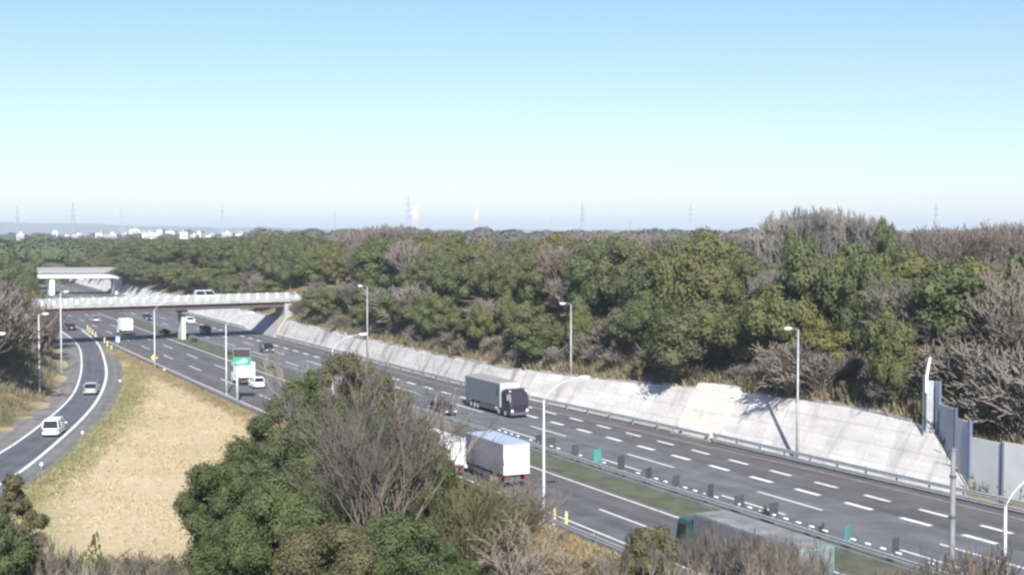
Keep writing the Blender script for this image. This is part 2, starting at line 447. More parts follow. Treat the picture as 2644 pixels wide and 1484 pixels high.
# ------------------------------------------------------------------ sloped concrete walls
def wallmat(name, streak=.0, c=(.53, .515, .485)):
    m = bpy.data.materials.new(name); m.use_nodes = True; n = m.node_tree.nodes; l = m.node_tree.links
    b = n['Principled BSDF']; b.inputs['Roughness'].default_value = .9; b.inputs['Specular IOR Level'].default_value = .15
    uv = n.new('ShaderNodeUVMap')
    def nz(sc, det, sx, sy):
        mp = n.new('ShaderNodeMapping'); mp.inputs['Scale'].default_value = (sx, sy, 1); l.new(uv.outputs[0], mp.inputs[0])
        q = n.new('ShaderNodeTexNoise'); q.inputs['Scale'].default_value = sc; q.inputs['Detail'].default_value = det; q.inputs['Roughness'].default_value = .65; l.new(mp.outputs[0], q.inputs['Vector']); return q.outputs[0]
    def mr(x, a, b_, t0=0, t1=1):
        q = n.new('ShaderNodeMapRange'); q.inputs[1].default_value = a; q.inputs[2].default_value = b_; q.inputs[3].default_value = t0; q.inputs[4].default_value = t1; l.new(x, q.inputs[0]); return q.outputs[0]
    def mix(f_, a, b_):
        q = n.new('ShaderNodeMix'); q.data_type = 'RGBA'
        l.new(f_, q.inputs[0])
        for i, k in ((6, a), (7, b_)):
            if isinstance(k, tuple): q.inputs[i].default_value = (*k, 1)
            else: l.new(k, q.inputs[i])
        return q.outputs[2]
    base = mix(mr(nz(1, 5, .12, .5), .4, .62), c, tuple(q*.82 for q in c))
    st = mix(mr(nz(1, 6, .55, .12), .50, .66, 0, streak), base, (.20, .19, .17))
    br = n.new('ShaderNodeTexBrick'); br.inputs['Scale'].default_value = 1; br.inputs['Brick Width'].default_value = 4.0; br.inputs['Row Height'].default_value = 1.6; br.inputs['Mortar Size'].default_value = .035; br.offset = 0
    br.inputs['Color1'].default_value = (1, 1, 1, 1); br.inputs['Color2'].default_value = (.9, .9, .9, 1); br.inputs['Mortar'].default_value = (.72, .72, .72, 1)
    l.new(uv.outputs[0], br.inputs['Vector'])
    mu = n.new('ShaderNodeMix'); mu.data_type = 'RGBA'; mu.blend_type = 'MULTIPLY'; mu.inputs[0].default_value = 1; l.new(st, mu.inputs[6]); l.new(br.outputs[0], mu.inputs[7])
    l.new(mu.outputs[2], b.inputs['Base Color'])
    bp = n.new('ShaderNodeBump'); bp.inputs['Strength'].default_value = .4; bp.inputs['Distance'].default_value = .2; l.new(nz(1, 6, 1, 1), bp.inputs['Height']); l.new(bp.outputs[0], b.inputs['Normal'])
    return m
def slope_wall(name, s0, s1, m, label, up=0.0, out=0.0, zadd=0.0, cope=True, rough=.0):
    root = empty(name, (*P((s0+s1)/2, foot((s0+s1)/2)), 0), 0, label, 'retaining wall')
    lx, ly, lz = root.location
    v = []; f = []; uv = []; ss = sr(s0, s1, 2.0); rw = random.Random(int(s0))
    for s in ss:
        ft = foot(s) - out; zt = wtop(s) + zadd; wob = rough * rw.uniform(-1, 1)
        prof = [(ft - .02, -.2), (ft, .45)]
        for k in range(1, 5): prof.append((ft + WS * (zt + wob) * k / 4 + .0, .0 + (zt + wob) * k / 4))
        tp = prof[-1]; prof += [(tp[0] + .55, tp[1] + .02), (tp[0] + .6, tp[1] - 1.2)]
        prof[1] = (ft + .1, .3)
        L = 0; pp = prof[0]
        for q in prof:
            L += math.hypot(q[0]-pp[0], q[1]-pp[1]); pp = q
            X, Y = P(s, q[0]); v.append((X - lx, Y - ly, q[1])); uv.append((s * 1.12, L))
    k = 8
    for i in range(len(ss)-1):
        for j in range(k-1): q = i*k + j; f.append((q, q+k, q+k+1, q+1))
    f.append(tuple(range(k-1, -1, -1))); f.append(tuple(range((len(ss)-1)*k, len(ss)*k)))
    o = mk('wall_face', v, f, m, root, uvs=uv)
    # foot gutter
    g = B()
    for a_, b_ in zip(ss, ss[1:]):
        q = [P(a_, foot(a_)-out-.35), P(a_, foot(a_)-out-.05), P(b_, foot(b_)-out-.05), P(b_, foot(b_)-out-.35)]
        g.add([(x-lx, y-ly, -.05) for x, y in q] + [(x-lx, y-ly, .12) for x, y in q], [(4, 7, 6, 5), (0, 4, 5, 1)[::-1], (0, 3, 7, 4), (1, 5, 6, 2)])
    g.build('kerb', M_conc, root)
    if cope:
        c = B()
        for i, (a_, b_) in enumerate(zip(ss, ss[1:])):
            if rw.random() < .25: continue
            da = foot(a_)-out + WS*(wtop(a_)+zadd); db = foot(b_)-out + WS*(wtop(b_)+zadd); za = wtop(a_)+zadd; zb = wtop(b_)+zadd
            q = [(*P(a_, da+.1), za-.1), (*P(a_, da+.7), za-.1), (*P(b_, db+.7), zb-.1), (*P(b_, db+.1), zb-.1)]
            h = .22 + rw.random()*.15
            c.add([(x-lx, y-ly, z) for x, y, z in q] + [(x-lx, y-ly, z+h) for x, y, z in q], [(4, 5, 6, 7), (0, 4, 7, 3), (1, 2, 6, 5), (0, 1, 5, 4), (3, 7, 6, 2)])
        c.build('coping', M_conc, root)
    return root
M_wall1 = wallmat('pale_concrete_wall', .4); M_wall2 = wallmat('streaked_concrete_wall', .95, (.46, .445, .42)); M_wall3 = wallmat('bright_concrete_wall', 0, (.62, .59, .52))
slope_wall('retaining_wall', 92.8, 121.5, M_wall1, 'pale sloped concrete wall right of the protruding bright buttress')
slope_wall('wall_buttress', 121.6, 127.6, M_wall3, 'bright cream concrete buttress standing proud of the sloped wall', out=.5, zadd=.55, cope=False)
slope_wall('retaining_wall', 127.7, 156, M_wall1, 'pale sloped concrete wall behind the grey covered truck')
slope_wall('retaining_wall', 156.1, 252, M_wall2, 'streaked rough concrete slope between the near bridge and the pale wall', rough=.22)
slope_wall('retaining_wall', 259.5, 424, M_wall1, 'white concrete slope between the two bridges', rough=.12)
slope_wall('retaining_wall', 445, 600, M_wall1, 'white concrete slope seen through the far bridge')

# ------------------------------------------------------------------ bridges
def bridge1():
    s0 = 251.5
    rz = heading(s0); X0, Y0 = P(s0, 0)
    r = empty('road_bridge', (X0, Y0, 0), rz, 'long pale overbridge with dark girder and a central pier crossing the motorway', 'bridge')
    sk = .10
    def Y(y, x): return y + sk * x
    def sbox(x0, x1, y0, y1, z0, z1, b):
        b.add([(x0,Y(y0,x0),z0),(x1,Y(y0,x1),z0),(x1,Y(y1,x1),z0),(x0,Y(y1,x0),z0),(x0,Y(y0,x0),z1),(x1,Y(y0,x1),z1),(x1,Y(y1,x1),z1),(x0,Y(y1,x0),z1)],
              [(0,3,2,1),(4,5,6,7),(0,1,5,4),(1,2,6,5),(2,3,7,6),(3,0,4,7)])
    x0, x1 = -25.5, 30; Wd = 7.0
    b = B(); sbox(x0, x1, -.3, Wd+.3, 7.0, 7.42, b); b.build('deck', M_conc, r)
    b = B(); sbox(x0, x1, .1, Wd-.1, 7.42, 7.47, b); b.build('roadway', mat('old_asphalt', (.16, .16, .155), .9, c2=(.2, .2, .19), scale=.5), r)
    for y in (.35, 3.2, Wd-.75):
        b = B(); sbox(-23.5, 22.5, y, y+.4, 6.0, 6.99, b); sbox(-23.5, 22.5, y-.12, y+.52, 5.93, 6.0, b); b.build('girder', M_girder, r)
    for y in (-.3, Wd):
        b = B(); sbox(x0, x1, y, y+.3, 7.425, 7.72, b); b.build('kerb', M_conc, r)
    M_panel = mat('pale_parapet_panel', (.31, .33, .325), .5, c2=(.26, .275, .27), scale=1)
    b = B(); sbox(x0, x1, -.18, -.12, 7.725, 8.35, b); b.build('parapet', M_panel, r)
    b = B(); sbox(x0, x1, Wd+.1, Wd+.16, 7.725, 8.45, b); b.build('parapet', M_panel, r)
    b = B(); sbox(x0, x1, -.22, -.10, 8.36, 8.44, b); b.build('handrail', M_steel, r)
    b = B(); sbox(x0, x1, Wd+.08, Wd+.2, 8.46, 8.54, b); b.build('handrail', M_steel, r)
    pm = None
    for side, y in ((0, -.27), (1, Wd+.02)):
        x = x0 + 1
        while x < x1:
            if pm is None:
                b = B(); b.box(-.17, .17, -.08, .06, 0, .74); pm = b.build('railing_post', M_white, r); q = pm
            else:
                q = pm.copy(); col.objects.link(q)
            q.location = (x, Y(y, x), 7.73); x += 2.05
    # pier
    for y in (6.5,):
        b = B(); sbox(1.7, 2.45, 2.0, 5.4, -.05, 5.3, b); b.build('pier', mat('pier_concrete', (.55, .54, .52), .85, c2=(.45, .44, .42), scale=1), r)
        b = B(); sbox(1.5, 2.65, .9, 6.4, 5.301, 5.92, b); b.build('pier_cap', M_conc, r)
    # abutments
    b = B(); sbox(22.3, 24.5, .2, 6.8, 1.5, 6.98, b); sbox(24.5, 30, -.1, .25, 3.0, 6.97, b); sbox(24.5, 30, 6.75, 7.1, 3, 6.97, b); b.build('abutment', M_conc, r)
    b = B(); sbox(-25.5, -23.3, .2, 6.8, 0, 6.98, b); b.build('abutment', M_conc, r)
    # slope protection beneath the right span
    v = [(19.7, Y(-.2, 20), -.1), (19.7, Y(7.2, 20), -.1), (22.35, Y(7.2, 22), 4.2), (22.35, Y(-.2, 22), 4.2), (23.2, Y(7.2, 22), -.1), (23.2, Y(-.2, 22), -.1)]
    mk('slope_paving', v, [(0, 3, 2, 1), (0, 5, 3), (1, 2, 4), (3, 5, 4, 2)], M_conc, r)
    return r
bridge1()
def bridge2():
    s0 = 432; X0, Y0 = P(s0, 0); rz = heading(s0)
    r = empty('road_bridge', (X0, Y0, 0), rz, 'far white girder bridge in front of the dark green trees', 'bridge')
    sk = -.30
    def sbox(x0, x1, y0, y1, z0, z1, b):
        Y = lambda y, x: y + sk * x
        b.add([(x0,Y(y0,x0),z0),(x1,Y(y0,x1),z0),(x1,Y(y1,x1),z0),(x0,Y(y1,x0),z0),(x0,Y(y0,x0),z1),(x1,Y(y0,x1),z1),(x1,Y(y1,x1),z1),(x0,Y(y1,x0),z1)],
              [(0,3,2,1),(4,5,6,7),(0,1,5,4),(1,2,6,5),(2,3,7,6),(3,0,4,7)])
    Mg = mat('white_girder_paint', (.58, .58, .59), .5)
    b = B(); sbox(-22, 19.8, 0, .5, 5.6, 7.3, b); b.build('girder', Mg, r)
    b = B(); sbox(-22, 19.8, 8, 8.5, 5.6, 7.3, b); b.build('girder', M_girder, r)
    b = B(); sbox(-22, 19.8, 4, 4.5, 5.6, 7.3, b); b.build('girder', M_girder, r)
    b = B(); sbox(-24, 21.8, -.8, 9.3, 7.31, 7.7, b); b.build('deck', M_conc, r)
    for y in (-.75, 9.1):
        b = B(); sbox(-24, 21.8, y, y+.12, 7.71, 8.9, b); b.build('parapet', mat('grey_parapet', (.20, .195, .20), .6), r)
    b = B(); sbox(-.2, 1.2, 1, 8, -.05, 5.58, b); b.build('pier', M_white, r)
    b = B(); sbox(19.6, 21.8, -.2, 9, 0, 7.30, b); b.build('abutment', mat('abutment_concrete', (.5, .48, .5), .85), r)
    b = B(); sbox(-24, -21.8, -.2, 9, 0, 7.30, b); b.build('abutment', M_conc, r)
bridge2()

# ------------------------------------------------------------------ guard rails, barrier, poles, signs
def guardrail(name, s0, s1, d, label, h=.75, post=4.0, m=M_steel, double=False, blocks=False):
    sm = (s0+s1)/2; dm = d(sm) if callable(d) else d; X0, Y0 = P(sm, dm)
    r = empty(name, (X0, Y0, 0), 0, label, 'guardrail')
    D = d if callable(d) else (lambda s: d)
    ss = sr(s0, s1, 4)
    for zc in ((h, .38) if double else (h,)):
        v = []; f = []
        for s in ss:
            for q in ((-.06, -.17), (-.10, -.09), (-.03, 0), (-.10, .09), (-.06, .17), (0, .17), (0, -.17)):
                x, y = P(s, D(s) + q[0] - .05); v.append((x - X0, y - Y0, zc - .1 + q[1]))
        for i in range(len(ss)-1):
            for k in range(7): f.append((i*7+k, i*7+(k+1) % 7, (i+1)*7+(k+1) % 7, (i+1)*7+k))
        mk('rail', v, f, m, r)
    b = B(); b.box(-.06, .06, -.06, .06, 0, h + .1); p = None; s = s0 + .5
    while s < s1:
        x, y = P(s, D(s) + .06)
        if p is None: p = b.build('post', m, r); q = p
        else: q = p.copy(); col.objects.link(q)
        q.location = (x - X0, y - Y0, 0); q.rotation_euler = (0, 0, heading(s)); s += post
    return r
guardrail('guardrail', 62, 160, 4.05, 'near half of the steel guardrail along the grassy median', post=3.6)
guardrail('guardrail', 164, 256, 4.05, 'steel guardrail on the median leading up to the bridge pier', post=3.6)
guardrail('guardrail', 262, 420, 4.05, 'distant median guardrail beyond the near bridge', post=5)
guardrail('guardrail', 66, 121, lambda s: foot(s) - .75, 'dark steel guardrail at the foot of the pale wall by the noise barrier', h=.95, post=3.2, double=True)
guardrail('guardrail', 121.5, 250, lambda s: foot(s) - .75, 'steel guardrail along the foot of the streaked wall', post=4)
guardrail('guardrail', 272, 420, lambda s: foot(s) - .75, 'distant guardrail below the white slope between the bridges', post=5)
guardrail('guardrail', 158, 236, -13.1, 'steel guardrail between the beige field and the near lanes', h=.7, post=4)
guardrail('guardrail', 84, 108, -10.0, 'short steel guardrail behind the brown scrub at the road edge', h=.7, post=4)

M_ag = mat('dark_green_board', (.045, .058, .052), .6); M_agt = mat('teal_board', (.05, .21, .19), .5)
def antiglare(s, m, label, w=.95, h=1.15):
    x, y = P(s, 4.45); r = empty('antiglare_board', (x, y, .3), heading(s) + R(18), label, 'screen board', 'anti-glare boards along the median')
    b = B(); b.box(-.03, .03, -.03, .03, 0, .5); b.build('post', M_steel, r)
    b = B(); b.box(-w/2, w/2, -.05, .05, .42, .42 + h, .02); b.build('board', m, r)
    return r
seq = [123.9, 121.7, 117.4, 113.9, 110.3, 106.4, 102.8, 98.5, 95.2, 91.6, 84.6, 80.6, 76.8]
for i, s in enumerate(seq):
    t = i in (3, 10)
    q_ = antiglare(s, M_agt if t else M_ag, ('teal board on the median between two dark ones in front of the near white truck' if i == 3 else 'teal board on the median right of the dark bushy one') if t else 'small dark green board standing on the median guardrail')
    q_.scale = (rnd.uniform(.7, 1.1), 1, rnd.uniform(.8, 1.05)); q_.rotation_euler[2] += rnd.uniform(-.35, .35); q_.rotation_euler[1] = rnd.uniform(-.06, .06)
# small white reflectors on the rail
pk = None
for s in np.arange(74, 134, 1.25):
    if rnd.random() < .35: continue
    x, y = P(float(s), 4.35)
    if pk is None:
        b = B(); b.box(-.1, .1, -.22, .22, 0, .1, .03); pk = b.build('reflector_block', M_white); q = pk
        tag(pk, 'small white block fixed on top of the median guardrail', 'reflector', 'white blocks on the median guardrail')
    else: q = pk.copy(); col.objects.link(q)
    q.location = (x, y, .86); q.rotation_euler = (0, 0, heading(float(s)))

# noise barrier
def col_to_xy(px, d):
    """ground point on photo column px at offset d"""
    k = (px - 1322) / FPX; lo, hi = 60, 620
    f = lambda Y: sd(k*Y, Y)[1] - d
    for _ in range(40):
        m_ = (lo + hi)/2
        if f(m_) < 0: lo = m_
        else: hi = m_
    return k*lo, lo
def barrier():
    pts = [(*col_to_xy(2419, 27.4), 4.4), (*col_to_xy(2430, 27.0), 4.0), (*col_to_xy(2473, 25.7), 1.2), (*col_to_xy(2511, 25.1), .0), (*col_to_xy(2596, 24.9), .0)]
    q = pts[-1]; s, d = sd(q[0], q[1])
    for k in range(1, 8):
        x, y = P(s - 3.6*k, d + .2); pts.append((x, y, .0))
    r = empty('noise_barrier', pts[3], 0, 'blue-grey stepped noise barrier panels at the right edge beside the wall', 'noise barrier')
    ox, oy, oz = pts[3]
    tops = [aty(2425, 983, pts[0][1])[1], aty(2447, 1041, pts[1][1])[1], aty(2495, 1078, pts[2][1])[1], aty(2560, 1127, pts[3][1])[1], aty(2605, 1139, pts[4][1])[1]] + [5.4]*8
    Mp = mat('blue_grey_panel', (.52, .54, .52), .6, c2=(.45, .475, .46), scale=.5, lo=.3, hi=.7)
    for i in range(len(pts)-1):
        a, b_ = Vector(pts[i]), Vector(pts[i+1]); t = (b_ - a); t.z = 0; n = Vector((-t.y, t.x, 0)).normalized() * .07
        v = []
        for w in (-1, 1):
            for p, z in ((a, -.5), (b_, -.5), (b_, None), (a, None)):
                zz = tops[i] if z is None else min(a.z, b_.z) - .6
                v.append((p.x + n.x*w - ox, p.y + n.y*w - oy, zz - oz))
        mk('panel', v, [(0, 1, 2, 3), (7, 6, 5, 4), (0, 4, 5, 1), (3, 2, 6, 7), (0, 3, 7, 4), (1, 5, 6, 2)], Mp, r)
    for i, p in enumerate(pts[1:]):
        b = B(); b.box(-.12, .12, -.12, .12, -.5, tops[i] + .12 - p[2]); 
        b.build('post', M_dsteel if i % 2 else mat('blue_steel', (.09, .12, .19), .5), r, loc=(p[0]-ox, p[1]-oy - .12, p[2] - oz))
    # thick end column with a bent pale top
    p = pts[0]; b = B(); b.box(-.36, .3, -.25, .25, -.6, 4.2, .04); b.build('end_column', M_steel, r, loc=(p[0]-ox-.45, p[1]-oy, p[2]-oz))
    b = B(); b.tube([(-.62, 0, 3.2), (-.62, 0, 4.6), (-.35, 0, 6.2)], [.14, .13, .10], 6); b.build('bent_top', M_white, r, loc=(p[0]-ox-.2, p[1]-oy-.3, p[2]-oz))
    b = B(); b.box(-.07, .07, -.1, .1, -.6, 4.6); b.build('post', M_dsteel, r, loc=(p[0]-ox-1.0, p[1]-oy, p[2]-oz))
barrier()

def lamp_post(x, y, z, h, arm, rise, rz, label, m=M_whitepole, headL=.85, group=None, rad=.10, drop=0):
    r = empty('lamp_post', (x, y, z), rz, label, 'street lamp', group)
    b = B(); b.tube([(0, 0, 0), (0, 0, h*.35), (0, 0, h)], [rad*1.25, rad, rad*.62], 8); b.build('pole', m, r, smooth=True)
    b = B(); b.box(-.22, .22, -.22, .22, -.6, .12, .02); b.build('base', M_conc, r)
    pts = []
    for i in range(9):
        t = i/8; pts.append((arm*(1 - math.cos(t*math.pi/2))*.55 + arm*.45*t, 0, h + rise*math.sin(t*math.pi/2)))
    b = B(); b.tube(pts, rad*.3, 6); b.build('arm', m, r, smooth=True)
    ex, ez = pts[-1][0], pts[-1][2]
    b = B(); rr = []
    for t, w, hh in ((0, .08, .06), (.15, .2, .10), (.5, .25, .13), (.85, .18, .10), (1, .05, .05)):
        rr.append([(ex - .1 + headL*t, w*math.cos(a), ez + hh*math.sin(a)*(1.2 if math.sin(a) > 0 else .7)) for a in [2*math.pi*k/10 for k in range(10)]])
    b.rings(rr); hd = b.build('lamp_head', M_white, r, smooth=True)
    b = B(); b.box(ex + .1, ex + .1 + headL*.5, -.13, .13, ez - .12, ez - .07); b.build('lens', M_lamp, hd)
    return r
near_poles = [((2607, 1312), 57.6, 'white curved-arm lamp post by the bottom right corner'),
              ((1404, 1355), None, 'tall white lamp post with curved arm beside the white lorry'),
              ((860, 1130), None, 'white lamp post half hidden behind the bare tree'),
              ((585, 1018), None, 'pale lamp post just left of the green road sign'),
              ((400, 954), None, 'pale lamp post standing behind the yellow diamond sign')]
for (px, py), Y, lab in near_poles:
    if Y: x = (px - 1322) / FPX * Y; y = Y; z = 0
    else: (x, y), z = at(px, py), 0
    s, d = sd(x, y)
    lamp_post(x, y, 0, 9.1, 3.0, 1.45, heading(s), lab, headL=.95)
x = (2479 - 1322) / FPX * 57; r = empty('grey_pole', (x, 57.5, 0), 0, 'thick dark grey pole without arm left of the corner lamp', 'pole')
M_gp = mat('weathered_grey_pole', (.13, .135, .14), .7, c2=(.17, .175, .18), scale=2)
b = B(); b.tube([(0, 0, 0), (0, 0, 5), (0, 0, 11.6)], [.16, .14, .11], 10); b.build('shaft', M_gp, r, smooth=True)
b = B(); b.tube([(0, 0, 11.6), (0, 0, 11.68), (0, 0, 11.72)], [.13, .13, .05], 10); b.build('cap', M_gp, r); b = B(); b.box(-.25, .25, -.25, .25, -.6, .1, .02); b.build('base', M_conc, r)
for zz in (8.6, 10.4): b = B(); b.tube([(0, 0, zz), (0, 0, zz + .12)], .15, 10); b.build('band', M_dsteel, r)
for (px, py), h, lab in [((2058, 1190), 12.2, 'tall grey lamp post in front of the pale wall right of the buttress'), ((1474, 1040), 12.2, 'tall grey lamp post behind the grey covered truck'), ((949, 933), 12.2, 'tall grey lamp post at the streaked wall above the leafy tree')]:
    x, y = at(px, py); s, d = sd(x, y)
    lamp_post(x, y, 0, h, .9, .12, heading(s) + math.pi, lab, m=M_steel, headL=.8, rad=.12)
for (px, py), h, lab in [((103, 1026), 10.3, 'pale lamp post on the left verge of the ramp in front of bare trees'), ((159, 960), 12.0, 'tall pale lamp post at the ramp near the left end of the bridge')]:
    x, y = at(px, py); s, d = sd(x, y)
    lamp_post(x, y, ground(x, y) - .05, h, .55, .12, heading(s), lab, headL=.8)
x, y = aty(15, 855, 132)[0], 132
lamp_post(x - 3.4, y - .5, 0.3, 9.3, 2.7, 1.3, 0.15, 'lamp post at the left edge with its white head over the ramp')

# signs
def pole_sign(x, y, z, rz): pass
x, y = at(613, 1038); rz = R(-10)
r = empty('road_sign', (x, y, 0), math.atan2(x, -y) * 0 + R(-11), 'large green road sign with dark top board on one pale post', 'road sign')
b = B(); b.tube([(0, 0, -.3), (0, 0, 6.6)], .15, 10); b.build('post', M_whitepole, r, smooth=True)
b = B(); b.box(-.35, 1.85, -.28, -.16, 4.62, 5.66, .02); gs = b.build('green_panel', M_green, r)
mk('arrow_patch', [(-.12, -.286, 4.95), (1.2, -.286, 5.5), (1.45, -.286, 5.2), (1.3, -.286, 4.98), (.2, -.286, 4.88)], [(0, 4, 3, 2, 1)], mat('pale_green_print', (.55, .8, .68), .5), gs)
b = B(); b.box(-.35, 1.85, -.30, -.14, 5.70, 6.62, .02); db = b.build('dark_board', mat('dark_brown_board', (.055, .035, .04), .5), r)
b = B(); b.box(-.38, 1.88, -.33, -.12, 6.63, 6.72); b.box(-.38, -.35, -.33, -.12, 4.6, 6.63); b.box(1.85, 1.88, -.33, -.12, 4.6, 6.63); b.build('frame', mat('grey_brown_frame', (.3, .26, .27), .5), db)
b = B(); b.box(-.3, 1.8, -.13, -.08, 5.1, 5.2); b.box(-.3, 1.8, -.13, -.08, 6.0, 6.1); b.build('bracket', M_steel, r)

x, y = at(400, 950); r = empty('warning_sign', (x + .3, y - 1.2, 0), R(-15), 'yellow diamond warning sign at the edge of the near lanes', 'road sign')
b = B(); b.tube([(0, 0, -.3), (0, 0, 2.3)], .05, 8); b.build('post', M_steel, r)
n_ = 4; w = .62
ring = lambda y_, w_: [(w_*math.cos(a), y_, 1.75 + w_*math.sin(a)) for a in [k*math.pi/2 for k in range(4)]]
b = B(); b.rings([ring(-.06, w), ring(-.10, w)]); pl = b.build('plate', M_yellow, r)
b = B(); b.box(-.045, .045, -.112, -.104, 1.62, 2.02); b.add([(-.16, -.112, 1.66), (0, -.112, 1.42), (.16, -.112, 1.66)], [(0, 1, 2)]); b.build('arrow_symbol', M_dsteel, pl)
x, y = at(305, 893); r = empty('information_sign', (x, y, 0), R(-15), 'small pale blue sign at the gore below the near bridge', 'road sign')
b = B(); b.tube([(0, 0, -.3), (0, 0, 1.0)], .05, 8); b.build('post', M_steel, r)
b = B(); b.box(-.42, .42, -.1, -.05, .7, 1.75, .02); pl = b.build('plate', mat('light_blue_sign', (.25, .55, .85), .5), r)
b = B(); b.box(-.2, .2, -.108, -.102, .9, 1.5); b.build('white_symbol', M_white, pl)
# box on second ramp pole
# yellow posts at gore
yp = None
for i, (px, py) in enumerate([(226, 851), (232, 856), (239, 862), (247, 869), (256, 874), (270, 884), (277.5, 893), (288, 905)]):
    x, y = at(px, py)
    if yp is None:
        yp = empty('marker_post', (x, y, 0), 0, 'yellow rubber marker post in the row at the ramp gore', 'marker post', 'yellow marker posts at the gore')
        b = B(); b.tube([(0, 0, 0), (0, 0, .05), (0, 0, .1), (0, 0, .95)], [.24, .2, .12, .10], 8); b.build('tube', M_yellow, yp)
        b = B(); b.tube([(0, 0, .7), (0, 0, .82)], [.112, .112], 8); b.build('band', M_white, yp); reg(yp); q = yp
    else: q = copy_tree(yp)
    q.location = (x, y, 0.01)
for (px, py) in [(1432, 1352), (1462, 1360)]:
    x, y = at(px, py); q = copy_tree(yp); q.location = (x, y, 0); q.scale = (1, 1, 1.2)
    tag(q, 'yellow marker post at the foot of the tall white lamp in dry grass', group='yellow posts in the dry grass')
# round reflectors in the field
dp = None
for (px, py), lab in [((310, 992), 'small pale delineator beside the ramp bend'), ((213, 1128), 'small pink-white delineator on the ramp verge'), ((107, 1212), 'white delineator lowest on the ramp verge'), ((424, 962), 'pinkish delineator at the tip of the beige field'), ((355, 925), 'small delineator between field tip and near lanes')]:
    x, y = at(px, py)
    if dp is None:
        dp = empty('delineator', (0, 0, 0)); b = B(); b.tube([(0, 0, -.1), (0, 0, .4)], .035, 6); b.build('stake', M_steel, dp)
        b = B(); b.rings([[(w*math.cos(a), yy, .5 + w*math.sin(a)) for a in [2*math.pi*k/12 for k in range(12)]] for w, yy in ((.13, .03), (.16, 0), (.13, -.04))]); b.build('disc', mat('pink_white_plastic', (.8, .62, .55), .4), dp); reg(dp); q = dp
    else: q = copy_tree(dp)
    q.location = (x, y, 0); tag(q, lab, 'delineator', 'delineators round the field')
# small boxes on wall
for (px, py, zz), w, lab in [((1200, 985, .9), .9, 'grey boxed plate on the streaked wall left of the grey truck'), ((1704, 1098, .9), .3, 'small dark post box at the wall foot left of the buttress')]:
    x, y = at(px, py, zz); s, d = sd(x, y); x, y = P(s, foot(s) - .2); r = empty('wall_plate', (x, y, 0), heading(s) + R(90)*0 - R(28), lab, 'plate')
    b = B(); b.tube([(0, 0, 0), (0, 0, 1.2)], .04, 6); b.build('post', M_steel, r)
    b = B(); b.box(-w/2, w/2, -.08, 0, .75, 1.35, .02); b.build('plate', M_steel, r)

